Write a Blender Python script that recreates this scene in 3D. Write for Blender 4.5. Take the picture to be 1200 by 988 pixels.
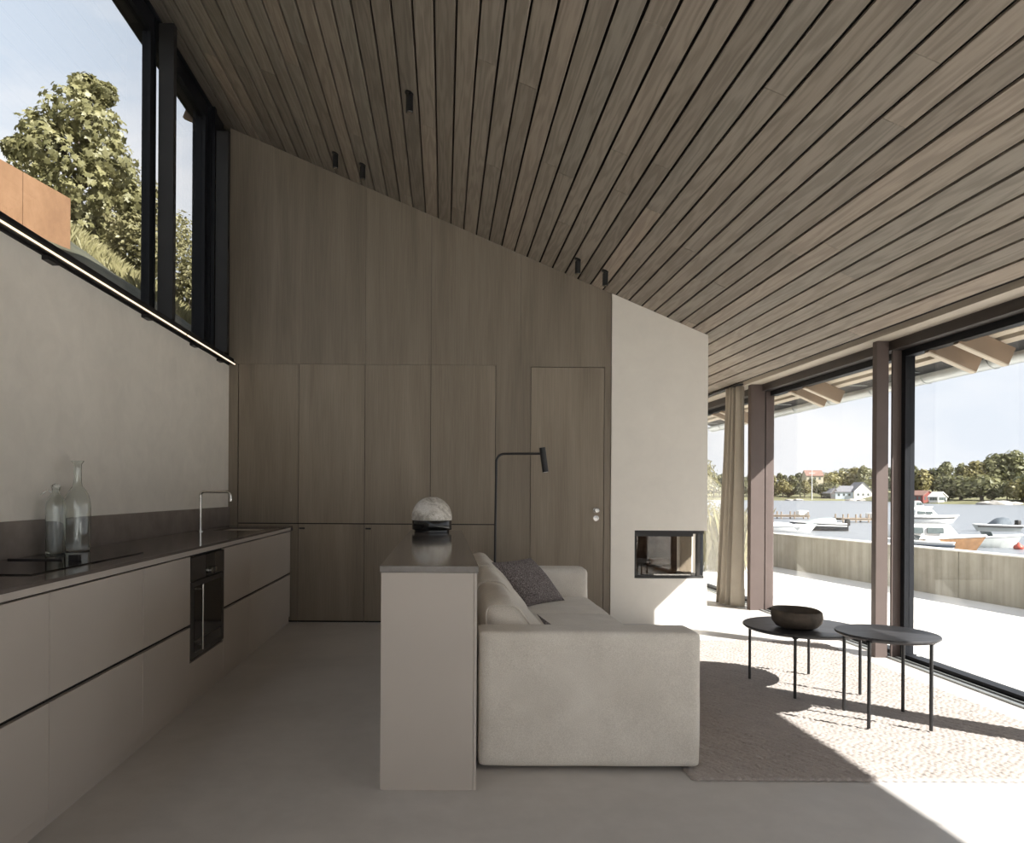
import bpy, bmesh, math, random
import numpy as np
from mathutils import Vector, Matrix, Quaternion, noise as mnoise

random.seed(7)
rng = np.random.default_rng(7)
for o in list(bpy.data.objects):
    bpy.data.objects.remove(o)
SC = bpy.context.scene
COL = SC.collection

# ------------------------------------------------------------------ camera
F_PX, W_PX, H_PX = 840.0, 1200.0, 988.0
CAM_H = 1.21
ROLL = 0.006
cd = bpy.data.cameras.new('camera')
cd.sensor_fit = 'HORIZONTAL'
cd.sensor_width = 36.0
cd.lens = 36.0 * F_PX / W_PX
cd.shift_x = 80.0 / W_PX
cd.shift_y = 83.0 / W_PX
cd.clip_start = 0.05
cd.clip_end = 3000
cam = bpy.data.objects.new('camera', cd)
COL.objects.link(cam)
cam.matrix_world = Matrix.Translation((0, 0, CAM_H)) @ Matrix.Rotation(math.radians(90), 4, 'X') @ Matrix.Rotation(ROLL, 4, 'Z')
SC.camera = cam

# ------------------------------------------------------------------ sky, sun, exposure
SUN_DIR = Vector((-1.0, 0.82, -0.98)).normalized()
SUN_E = 4.4
SKY_E = 0.505
EXPOSURE = 1.68
SC.view_settings.view_transform = 'Standard'
SC.view_settings.look = 'None'
SC.view_settings.gamma = 1.0
SC.view_settings.use_curve_mapping = False
SC.view_settings.exposure = EXPOSURE

world = bpy.data.worlds.new('world')
SC.world = world
world.use_nodes = True
nt = world.node_tree
nt.nodes.clear()
w_out = nt.nodes.new('ShaderNodeOutputWorld')
w_bg = nt.nodes.new('ShaderNodeBackground')
w_bg.inputs['Strength'].default_value = SKY_E
w_tc = nt.nodes.new('ShaderNodeTexCoord')
w_sep = nt.nodes.new('ShaderNodeSeparateXYZ')
w_ramp = nt.nodes.new('ShaderNodeValToRGB')
w_ramp.color_ramp.elements[0].position = 0.0
w_ramp.color_ramp.elements[0].color = (0.585, 0.615, 0.675, 1)
w_ramp.color_ramp.elements[1].position = 0.9
w_ramp.color_ramp.elements[1].color = (0.41, 0.49, 0.62, 1)
e = w_ramp.color_ramp.elements.new(0.35)
e.color = (0.52, 0.575, 0.66, 1)
w_map = nt.nodes.new('ShaderNodeMapping')
w_map.inputs['Scale'].default_value = (1.6, 1.6, 4.2)
w_noise = nt.nodes.new('ShaderNodeTexNoise')
w_noise.inputs['Scale'].default_value = 1.7
w_noise.inputs['Detail'].default_value = 7
w_noise.inputs['Roughness'].default_value = 0.55
w_cr = nt.nodes.new('ShaderNodeValToRGB')
w_cr.color_ramp.elements[0].position = 0.38
w_cr.color_ramp.elements[1].position = 0.62
w_mix = nt.nodes.new('ShaderNodeMixRGB')
w_mix.inputs['Color2'].default_value = (0.71, 0.71, 0.735, 1)
L = nt.links.new
L(w_tc.outputs['Generated'], w_sep.inputs[0])
L(w_sep.outputs['Z'], w_ramp.inputs[0])
L(w_tc.outputs['Generated'], w_map.inputs[0])
L(w_map.outputs[0], w_noise.inputs['Vector'])
L(w_noise.outputs['Fac'], w_cr.inputs[0])
L(w_cr.outputs[0], w_mix.inputs['Fac'])
L(w_ramp.outputs[0], w_mix.inputs['Color1'])
L(w_mix.outputs[0], w_bg.inputs['Color'])
L(w_bg.outputs[0], w_out.inputs[0])

sd = bpy.data.lights.new('sun', 'SUN')
sd.energy = SUN_E
sd.angle = math.radians(0.55)
sd.color = (1.0, 0.965, 0.915)
sun = bpy.data.objects.new('sun', sd)
COL.objects.link(sun)
sun.rotation_euler = SUN_DIR.to_track_quat('-Z', 'Y').to_euler()
sun.location = (12, -10, 14)

SC.cycles.use_denoising = True
SC.cycles.max_bounces = 14
SC.cycles.diffuse_bounces = 8
SC.cycles.glossy_bounces = 6
SC.cycles.transmission_bounces = 10
SC.cycles.transparent_max_bounces = 24
SC.cycles.sample_clamp_indirect = 20.0

# ------------------------------------------------------------------ materials
def nodes_of(name):
    m = bpy.data.materials.new(name)
    m.use_nodes = True
    t = m.node_tree
    return m, t, t.nodes['Principled BSDF']

def pos_socket(t, space, scale, rnd=0.0):
    if space == 'world':
        g = t.nodes.new('ShaderNodeNewGeometry'); s = g.outputs['Position']
    else:
        g = t.nodes.new('ShaderNodeTexCoord'); s = g.outputs['Object']
    if rnd:
        oi = t.nodes.new('ShaderNodeObjectInfo')
        mu = t.nodes.new('ShaderNodeMath'); mu.operation = 'MULTIPLY'; mu.inputs[1].default_value = rnd
        t.links.new(oi.outputs['Random'], mu.inputs[0])
        cb = t.nodes.new('ShaderNodeCombineXYZ')
        for i in range(3):
            t.links.new(mu.outputs[0], cb.inputs[i])
        ad = t.nodes.new('ShaderNodeVectorMath'); ad.operation = 'ADD'
        t.links.new(s, ad.inputs[0]); t.links.new(cb.outputs[0], ad.inputs[1])
        s = ad.outputs[0]
    mp = t.nodes.new('ShaderNodeMapping')
    mp.inputs['Scale'].default_value = scale
    t.links.new(s, mp.inputs[0])
    return mp.outputs[0]

def tex_noise(t, vec, scale, detail=5, rough=0.55, dist=0.0):
    n = t.nodes.new('ShaderNodeTexNoise')
    n.inputs['Scale'].default_value = scale
    n.inputs['Detail'].default_value = detail
    n.inputs['Roughness'].default_value = rough
    n.inputs['Distortion'].default_value = dist
    t.links.new(vec, n.inputs['Vector'])
    return n.outputs['Fac']

def ramp(t, fac, stops):
    r = t.nodes.new('ShaderNodeValToRGB')
    el = r.color_ramp.elements
    el[0].position, el[0].color = stops[0][0], (*stops[0][1], 1)
    el[1].position, el[1].color = stops[-1][0], (*stops[-1][1], 1)
    for p, c in stops[1:-1]:
        k = el.new(p); k.color = (*c, 1)
    t.links.new(fac, r.inputs[0])
    return r.outputs[0]

def mixc(t, a, b, fac, mode='MIX'):
    m = t.nodes.new('ShaderNodeMixRGB'); m.blend_type = mode
    for i, v in ((1, a), (2, b)):
        if isinstance(v, tuple): m.inputs[i].default_value = (*v, 1)
        else: t.links.new(v, m.inputs[i])
    if isinstance(fac, float): m.inputs[0].default_value = fac
    else: t.links.new(fac, m.inputs[0])
    return m.outputs[0]

def bump(t, b, h, strength, dist=0.01):
    n = t.nodes.new('ShaderNodeBump')
    n.inputs['Strength'].default_value = strength
    n.inputs['Distance'].default_value = dist
    t.links.new(h, n.inputs['Height'])
    t.links.new(n.outputs[0], b.inputs['Normal'])

def plain(name, col, rough=0.6, metal=0.0, var=0.12, nscale=6.0, bstr=0.0, bscale=80.0, space='object', stretch=(1, 1, 1), spec=0.5, rnd=0.0):
    m, t, b = nodes_of(name)
    v = pos_socket(t, space, stretch, rnd)
    n = tex_noise(t, v, nscale)
    lo = tuple(c * (1 - var) for c in col); hi = tuple(min(1, c * (1 + var)) for c in col)
    t.links.new(ramp(t, n, [(0.3, lo), (0.7, hi)]), b.inputs['Base Color'])
    b.inputs['Roughness'].default_value = rough
    b.inputs['Metallic'].default_value = metal
    b.inputs['Specular IOR Level'].default_value = spec
    if bstr:
        bump(t, b, tex_noise(t, v, bscale, 4), bstr)
    return m

def plaster(name, col, var=0.07):
    m, t, b = nodes_of(name)
    v = pos_socket(t, 'world', (1, 1, 1))
    n1 = tex_noise(t, v, 1.1, 6, 0.6); n2 = tex_noise(t, v, 6.0, 6, 0.65, 0.6)
    a = mixc(t, n1, n2, 0.45)
    lo = tuple(c * (1 - var) for c in col); hi = tuple(c * (1 + var) for c in col)
    t.links.new(ramp(t, a, [(0.35, lo), (0.65, hi)]), b.inputs['Base Color'])
    b.inputs['Roughness'].default_value = 0.75
    bump(t, b, n2, 0.12, 0.01)
    return m

def wood_plank():
    m, t, b = nodes_of('stained_ash_ceiling')
    v = pos_socket(t, 'object', (1, 1, 1), 37.0)
    st = t.nodes.new('ShaderNodeMapping'); st.inputs['Scale'].default_value = (11.0, 0.8, 11.0)
    t.links.new(v, st.inputs[0])
    warp = tex_noise(t, st.outputs[0], 1.1, 3, 0.5)
    wv = t.nodes.new('ShaderNodeMath'); wv.operation = 'MULTIPLY'; wv.inputs[1].default_value = 42.0
    t.links.new(warp, wv.inputs[0])
    sn = t.nodes.new('ShaderNodeMath'); sn.operation = 'SINE'
    t.links.new(wv.outputs[0], sn.inputs[0])
    mr = t.nodes.new('ShaderNodeMapRange'); mr.inputs[1].default_value = -1; mr.inputs[2].default_value = 1
    t.links.new(sn.outputs[0], mr.inputs[0])
    fs = t.nodes.new('ShaderNodeMapping'); fs.inputs['Scale'].default_value = (160.0, 4.0, 160.0)
    t.links.new(v, fs.inputs[0])
    fine = tex_noise(t, fs.outputs[0], 1.0, 4, 0.6)
    g = mixc(t, mr.outputs[0], fine, 0.55)
    oi = t.nodes.new('ShaderNodeObjectInfo')
    tone = ramp(t, oi.outputs['Random'], [(0.0, (0.245, 0.215, 0.180)), (0.3, (0.33, 0.285, 0.235)), (0.65, (0.295, 0.265, 0.225)), (1.0, (0.385, 0.322, 0.262))])
    grain = ramp(t, g, [(0.2, (0.80, 0.80, 0.80)), (0.78, (1.12, 1.12, 1.12))])
    t.links.new(mixc(t, tone, grain, 1.0, 'MULTIPLY'), b.inputs['Base Color'])
    b.inputs['Roughness'].default_value = 0.62
    b.inputs['Specular IOR Level'].default_value = 0.3
    bump(t, b, g, 0.18, 0.004)
    return m

def veneer(name, lo, hi, rnd=11.0, space='world'):
    m, t, b = nodes_of(name)
    v = pos_socket(t, space, (1, 1, 1), rnd)
    big = t.nodes.new('ShaderNodeMapping'); big.inputs['Scale'].default_value = (5.5, 5.5, 0.5)
    t.links.new(v, big.inputs[0])
    n1 = tex_noise(t, big.outputs[0], 1.0, 4, 0.55, 0.4)
    fs = t.nodes.new('ShaderNodeMapping'); fs.inputs['Scale'].default_value = (130.0, 130.0, 3.0)
    t.links.new(v, fs.inputs[0])
    n2 = tex_noise(t, fs.outputs[0], 1.0, 4, 0.6)
    a = mixc(t, n1, n2, 0.38)
    t.links.new(ramp(t, a, [(0.32, lo), (0.68, hi)]), b.inputs['Base Color'])
    b.inputs['Roughness'].default_value = 0.55
    b.inputs['Specular IOR Level'].default_value = 0.35
    bump(t, b, n2, 0.06, 0.003)
    return m

def fabric(name, lo, hi, scale=260.0, bstr=0.25, blot=5.0):
    m, t, b = nodes_of(name)
    v = pos_socket(t, 'object', (1, 1, 1))
    n1 = tex_noise(t, v, scale, 3, 0.7); n2 = tex_noise(t, v, blot, 5, 0.6)
    a = mixc(t, n1, n2, 0.35)
    t.links.new(ramp(t, a, [(0.33, lo), (0.67, hi)]), b.inputs['Base Color'])
    b.inputs['Roughness'].default_value = 0.92
    b.inputs['Specular IOR Level'].default_value = 0.15
    b.inputs['Sheen Weight'].default_value = 0.15
    bump(t, b, n1, bstr, 0.004)
    return m

def arch_glass(name, tint=(0.985, 0.99, 0.985), base=0.04, power=5.0, top=0.9):
    m = bpy.data.materials.new(name); m.use_nodes = True
    t = m.node_tree; t.nodes.clear()
    out = t.nodes.new('ShaderNodeOutputMaterial'); mx = t.nodes.new('ShaderNodeMixShader')
    tr = t.nodes.new('ShaderNodeBsdfTransparent'); tr.inputs[0].default_value = (*tint, 1)
    gl = t.nodes.new('ShaderNodeBsdfGlossy'); gl.inputs['Roughness'].default_value = 0.0
    lw = t.nodes.new('ShaderNodeLayerWeight'); lw.inputs[0].default_value = 0.5
    pw = t.nodes.new('ShaderNodeMath'); pw.operation = 'POWER'; pw.inputs[1].default_value = power
    ma = t.nodes.new('ShaderNodeMath'); ma.operation = 'MULTIPLY_ADD'; ma.inputs[1].default_value = top; ma.inputs[2].default_value = base
    t.links.new(lw.outputs['Facing'], pw.inputs[0]); t.links.new(pw.outputs[0], ma.inputs[0])
    t.links.new(ma.outputs[0], mx.inputs[0]); t.links.new(tr.outputs[0], mx.inputs[1]); t.links.new(gl.outputs[0], mx.inputs[2])
    t.links.new(mx.outputs[0], out.inputs[0])
    return m

def clear_glass(name):
    m = bpy.data.materials.new(name); m.use_nodes = True
    t = m.node_tree; t.nodes.clear()
    out = t.nodes.new('ShaderNodeOutputMaterial')
    g = t.nodes.new('ShaderNodeBsdfGlass'); g.inputs['IOR'].default_value = 1.46; g.inputs['Roughness'].default_value = 0.0
    g.inputs['Color'].default_value = (0.97, 0.985, 0.98, 1)
    t.links.new(g.outputs[0], out.inputs[0])
    return m

def emit(name, col, s):
    m = bpy.data.materials.new(name); m.use_nodes = True
    t = m.node_tree; t.nodes.clear()
    out = t.nodes.new('ShaderNodeOutputMaterial'); em = t.nodes.new('ShaderNodeEmission')
    em.inputs[0].default_value = (*col, 1); em.inputs[1].default_value = s
    t.links.new(em.outputs[0], out.inputs[0])
    return m

def leaf_mat(name, lo, hi, nscale=3.0, rnd=9.0):
    m = bpy.data.materials.new(name); m.use_nodes = True
    t = m.node_tree; t.nodes.clear()
    out = t.nodes.new('ShaderNodeOutputMaterial')
    v = pos_socket(t, 'object', (1, 1, 1), rnd)
    n = tex_noise(t, v, nscale, 4, 0.7)
    c = ramp(t, n, [(0.3, lo), (0.7, hi)])
    d = t.nodes.new('ShaderNodeBsdfDiffuse'); tl = t.nodes.new('ShaderNodeBsdfTranslucent'); gl = t.nodes.new('ShaderNodeBsdfGlossy')
    gl.inputs['Roughness'].default_value = 0.45; gl.inputs['Color'].default_value = (0.6, 0.6, 0.55, 1)
    t.links.new(c, d.inputs[0]); t.links.new(c, tl.inputs[0])
    m1 = t.nodes.new('ShaderNodeMixShader'); m1.inputs[0].default_value = 0.35
    m2 = t.nodes.new('ShaderNodeMixShader'); m2.inputs[0].default_value = 0.05
    t.links.new(d.outputs[0], m1.inputs[1]); t.links.new(tl.outputs[0], m1.inputs[2])
    t.links.new(m1.outputs[0], m2.inputs[1]); t.links.new(gl.outputs[0], m2.inputs[2])
    t.links.new(m2.outputs[0], out.inputs[0])
    return m

def floor_mat():
    m, t, b = nodes_of('polished_concrete_floor')
    v = pos_socket(t, 'world', (1, 1, 1))
    n1 = tex_noise(t, v, 0.9, 7, 0.62, 0.5); n2 = tex_noise(t, v, 9.0, 6, 0.65)
    a = mixc(t, n1, n2, 0.35)
    t.links.new(ramp(t, a, [(0.32, (0.50, 0.478, 0.458)), (0.55, (0.60, 0.575, 0.553)), (0.72, (0.66, 0.635, 0.61))]), b.inputs['Base Color'])
    t.links.new(ramp(t, n2, [(0.3, (0.34,) * 3), (0.7, (0.46,) * 3)]), b.inputs['Roughness'])
    b.inputs['Specular IOR Level'].default_value = 0.45
    bump(t, b, n2, 0.03, 0.004)
    return m

def board_concrete(name):
    m, t, b = nodes_of(name)
    v = pos_socket(t, 'object', (1, 1, 1))
    st = t.nodes.new('ShaderNodeMapping'); st.inputs['Scale'].default_value = (9, 9, 0.25)
    t.links.new(v, st.inputs[0])
    n1 = tex_noise(t, st.outputs[0], 1.0, 5, 0.7); n2 = tex_noise(t, v, 3.0, 6, 0.7)
    a = mixc(t, n1, n2, 0.4)
    t.links.new(ramp(t, a, [(0.34, (0.25, 0.225, 0.17)), (0.66, (0.47, 0.435, 0.365))]), b.inputs['Base Color'])
    b.inputs['Roughness'].default_value = 0.85
    bump(t, b, n1, 0.3, 0.02)
    return m

def marble():
    m, t, b = nodes_of('white_alabaster')
    v = pos_socket(t, 'object', (1, 1, 1))
    n1 = tex_noise(t, v, 9.0, 8, 0.6, 1.6); n2 = tex_noise(t, v, 20.0, 6, 0.65, 2.2)
    c1 = ramp(t, n1, [(0.38, (0.46, 0.43, 0.38)), (0.5, (0.74, 0.71, 0.65)), (0.62, (0.82, 0.79, 0.74))])
    c2 = ramp(t, n2, [(0.47, (1, 1, 1)), (0.5, (0.62, 0.58, 0.52)), (0.53, (1, 1, 1))])
    t.links.new(mixc(t, c1, c2, 0.8, 'MULTIPLY'), b.inputs['Base Color'])
    b.inputs['Roughness'].default_value = 0.25
    b.inputs['Subsurface Weight'].default_value = 0.0
    return m

def water_mat():
    m, t, b = nodes_of('lake_water')
    v = pos_socket(t, 'world', (1, 1, 1))
    n1 = tex_noise(t, v, 0.35, 6, 0.6); n2 = tex_noise(t, v, 1.6, 5, 0.6)
    a = mixc(t, n1, n2, 0.5)
    b.inputs['Base Color'].default_value = (0.20, 0.215, 0.235, 1)
    b.inputs['Roughness'].default_value = 0.32
    bump(t, b, a, 0.9, 0.5)
    return m

def rust():
    m, t, b = nodes_of('rusted_steel')
    v = pos_socket(t, 'object', (1, 1, 0.6))
    n1 = tex_noise(t, v, 2.2, 7, 0.65); n2 = tex_noise(t, v, 30.0, 5, 0.7)
    a = mixc(t, n1, n2, 0.3)
    t.links.new(ramp(t, a, [(0.3, (0.145, 0.074, 0.038)), (0.52, (0.215, 0.118, 0.060)), (0.72, (0.27, 0.155, 0.085))]), b.inputs['Base Color'])
    b.inputs['Roughness'].default_value = 0.9
    bump(t, b, n2, 0.2, 0.004)
    return m

def stone_top():
    m, t, b = nodes_of('brown_honed_stone')
    v = pos_socket(t, 'world', (1, 1, 1))
    n1 = tex_noise(t, v, 3.0, 8, 0.65, 0.8); n2 = tex_noise(t, v, 60.0, 4, 0.7)
    a = mixc(t, n1, n2, 0.4)
    t.links.new(ramp(t, a, [(0.32, (0.098, 0.083, 0.074)), (0.68, (0.155, 0.133, 0.119))]), b.inputs['Base Color'])
    b.inputs['Roughness'].default_value = 0.09
    b.inputs['Specular IOR Level'].default_value = 0.55
    return m

def table_black():
    m, t, b = nodes_of('black_brushed_wood')
    v = pos_socket(t, 'object', (3, 70, 3))
    n1 = tex_noise(t, v, 1.0, 6, 0.65, 0.3)
    t.links.new(ramp(t, n1, [(0.3, (0.016, 0.016, 0.018)), (0.7, (0.05, 0.05, 0.054))]), b.inputs['Base Color'])
    t.links.new(ramp(t, n1, [(0.3, (0.32,) * 3), (0.7, (0.5,) * 3)]), b.inputs['Roughness'])
    bump(t, b, n1, 0.15, 0.002)
    return m

def speckle():
    m, t, b = nodes_of('mauve_boucle')
    v = pos_socket(t, 'object', (1, 1, 1))
    n1 = tex_noise(t, v, 190.0, 3, 0.7); n2 = tex_noise(t, v, 90.0, 2, 0.5)
    t.links.new(ramp(t, n1, [(0.36, (0.055, 0.045, 0.045)), (0.52, (0.17, 0.145, 0.14)), (0.64, (0.46, 0.42, 0.41))]), b.inputs['Base Color'])
    b.inputs['Roughness'].default_value = 0.95
    bump(t, b, n2, 0.6, 0.006)
    return m

M = {
    'plaster': plaster('warm_grey_plaster', (0.87, 0.825, 0.75)),
    'chimney': plaster('pale_grey_plaster', (0.84, 0.80, 0.73), 0.04),
    'plank': wood_plank(),
    'dark_gap': plain('dark_ceiling_felt', (0.018, 0.015, 0.013), 0.9),
    'veneer': veneer('smoked_oak_veneer', (0.190, 0.158, 0.121), (0.305, 0.258, 0.203), 0.0),
    'veneer_door': veneer('smoked_oak_veneer_doors', (0.210, 0.174, 0.133), (0.345, 0.290, 0.226), 13.0),
    'gap': plain('black_shadow_gap', (0.02, 0.018, 0.016), 0.9),
    'floor': floor_mat(),
    'cab': plain('warm_grey_lacquer', (0.54, 0.49, 0.44), 0.5, var=0.03, nscale=2.0),
    'stone': stone_top(),
    'splash': plain('brown_stone_upstand', (0.24, 0.207, 0.187), 0.45, var=0.2, nscale=7.0, space='world'),
    'sofa': fabric('oatmeal_linen', (0.60, 0.555, 0.49), (0.88, 0.835, 0.765)),
    'boucle': speckle(),
    'rug': fabric('taupe_wool', (0.33, 0.288, 0.266), (0.49, 0.442, 0.41), 160.0, 0.3, 9.0),
    'table': table_black(),
    'black_metal': plain('black_powder_coat', (0.016, 0.016, 0.017), 0.4),
    'soft_black': plain('matt_black_metal', (0.022, 0.021, 0.021), 0.55),
    'frame_black': plain('black_aluminium', (0.012, 0.013, 0.016), 0.45, spec=0.2),
    'post': plain('umber_painted_steel', (0.105, 0.078, 0.070), 0.5, var=0.06),
    'head': plain('shaded_umber_steel', (0.040, 0.031, 0.028), 0.5),  # umber paint with the head beam's shade put into the colour
    'soffit': plain('grey_brown_board', (0.45, 0.40, 0.33), 0.7, var=0.10, stretch=(20, 0.8, 20), nscale=3.0),
    'glass': arch_glass('window_glass'),
    'fire_glass': arch_glass('fireplace_glass', (0.82, 0.79, 0.75), 0.05, 4.0, 0.8),
    'oven_glass': plain('black_oven_glass', (0.012, 0.011, 0.011), 0.08),
    'oven_steel': plain('dark_steel', (0.075, 0.070, 0.067), 0.3, 0.6),
    'hob': plain('black_ceramic_glass', (0.010, 0.010, 0.011), 0.05),
    'steel': plain('brushed_steel', (0.62, 0.60, 0.56), 0.22, 1.0, var=0.04),
    'bottle': clear_glass('clear_bottle_glass'),
    'alabaster': marble(),
    'lamp_black': plain('gloss_black', (0.008, 0.008, 0.009), 0.12),
    'bowl': plain('charred_wood_bowl', (0.075, 0.058, 0.044), 0.75, var=0.45, nscale=9.0, bstr=0.6, bscale=28.0),
    'curtain': fabric('sand_linen_curtain', (0.34, 0.30, 0.245), (0.46, 0.415, 0.35), 300.0, 0.15),
    'firebrick': plain('firebox_lining', (0.12, 0.085, 0.062), 0.85, var=0.35, nscale=8.0, bstr=0.4, bscale=30.0),
    'log_bark': plain('firewood', (0.20, 0.13, 0.08), 0.9, var=0.4, nscale=12.0, bstr=0.5, bscale=40),
    'led': emit('warm_led_strip', (1.0, 0.76, 0.52), 0.62),
    'terrace': plain('pale_concrete_terrace', (0.74, 0.715, 0.675), 0.8, var=0.08, nscale=1.2, space='world', bstr=0.05, bscale=30),
    'parapet': board_concrete('board_marked_concrete'),
    'coping': plain('pale_coping', (0.66, 0.63, 0.57), 0.8, var=0.06),
    'water': water_mat(),
    'rafter': plain('brown_rafter_timber', (0.25, 0.172, 0.112), 0.7, var=0.3, nscale=4.0, stretch=(1, 1, 1), bstr=0.1, rnd=20.0),
    'batten_and_lit_strip': plain('pale_batten_and_lit_timber', (0.62, 0.54, 0.43), 0.7, var=0.08),  # also carries the bounced light on the rafter undersides
    'sheath': plain('dark_roof_sheathing', (0.105, 0.082, 0.066), 0.85, var=0.2, nscale=3.0),
    'zinc': plain('zinc_gutter', (0.50, 0.52, 0.51), 0.38, 0.75, var=0.12, nscale=5.0),
    'roof': plain('dark_roofing', (0.05, 0.05, 0.05), 0.9),
    'rust': rust(),
    'maple': leaf_mat('maple_leaves', (0.095, 0.095, 0.036), (0.36, 0.335, 0.165), 2.2),
    'shrub': leaf_mat('shrub_leaves', (0.125, 0.118, 0.05), (0.34, 0.31, 0.16), 1.5),
    'grass': leaf_mat('dry_grass', (0.19, 0.18, 0.07), (0.40, 0.36, 0.19), 1.5),
    'far_leaf': leaf_mat('far_leaves', (0.085, 0.09, 0.042), (0.25, 0.245, 0.115), 0.25),
    'far_leaf_gold': leaf_mat('far_golden_leaves', (0.13, 0.12, 0.05), (0.34, 0.30, 0.125), 0.25),
    'far_dark': leaf_mat('far_dark_leaves', (0.06, 0.068, 0.04), (0.16, 0.17, 0.09), 0.25),
    'bark': plain('bark', (0.10, 0.08, 0.06), 0.9, var=0.3, bstr=0.4, bscale=20),
    'soil': plain('mossy_bank', (0.058, 0.058, 0.036), 0.95, var=0.6, nscale=2.2, space='world', bstr=0.8, bscale=9.0),
    'shore': plain('grassy_shore', (0.15, 0.145, 0.07), 0.95, var=0.35, nscale=0.15, space='world'),
    'rock': plain('grey_rock', (0.34, 0.32, 0.29), 0.9, var=0.3, nscale=1.5, bstr=0.5, bscale=5),
    'white': plain('white_gelcoat', (0.78, 0.78, 0.76), 0.35, var=0.03),
    'white_wall': plain('white_boards', (0.78, 0.76, 0.72), 0.7, var=0.05),
    'yellow_wall': plain('cream_boards', (0.50, 0.45, 0.34), 0.7, var=0.05),
    'blue_wall': plain('pale_blue_boards', (0.55, 0.62, 0.70), 0.7, var=0.05),
    'dark_wall': plain('tarred_boards', (0.06, 0.055, 0.06), 0.8, var=0.2),
    'red_wall': plain('red_boards', (0.22, 0.06, 0.05), 0.7, var=0.15),
    'roof_grey': plain('grey_roof_tiles', (0.20, 0.20, 0.22), 0.7, var=0.15),
    'roof_red': plain('red_roof_tiles', (0.24, 0.14, 0.11), 0.7, var=0.15),
    'boat_wood': plain('varnished_hull', (0.24, 0.13, 0.06), 0.35, var=0.2, nscale=3.0),
    'boat_dark': plain('navy_hull', (0.03, 0.04, 0.055), 0.3),
    'boat_grey': plain('grey_hull', (0.38, 0.40, 0.39), 0.4, var=0.06),
    'canvas': plain('slate_canvas', (0.10, 0.12, 0.14), 0.8),
    'pale_canvas': plain('pale_green_canvas', (0.42, 0.48, 0.46), 0.8),
    'boat_glass': plain('tinted_boat_glass', (0.10, 0.12, 0.12), 0.1),
    'jetty': plain('grey_jetty_boards', (0.30, 0.24, 0.18), 0.85, var=0.25),
    'red_paint': plain('red_fender', (0.45, 0.09, 0.06), 0.5),
}

# ------------------------------------------------------------------ mesh helpers
ORG = {}

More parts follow.
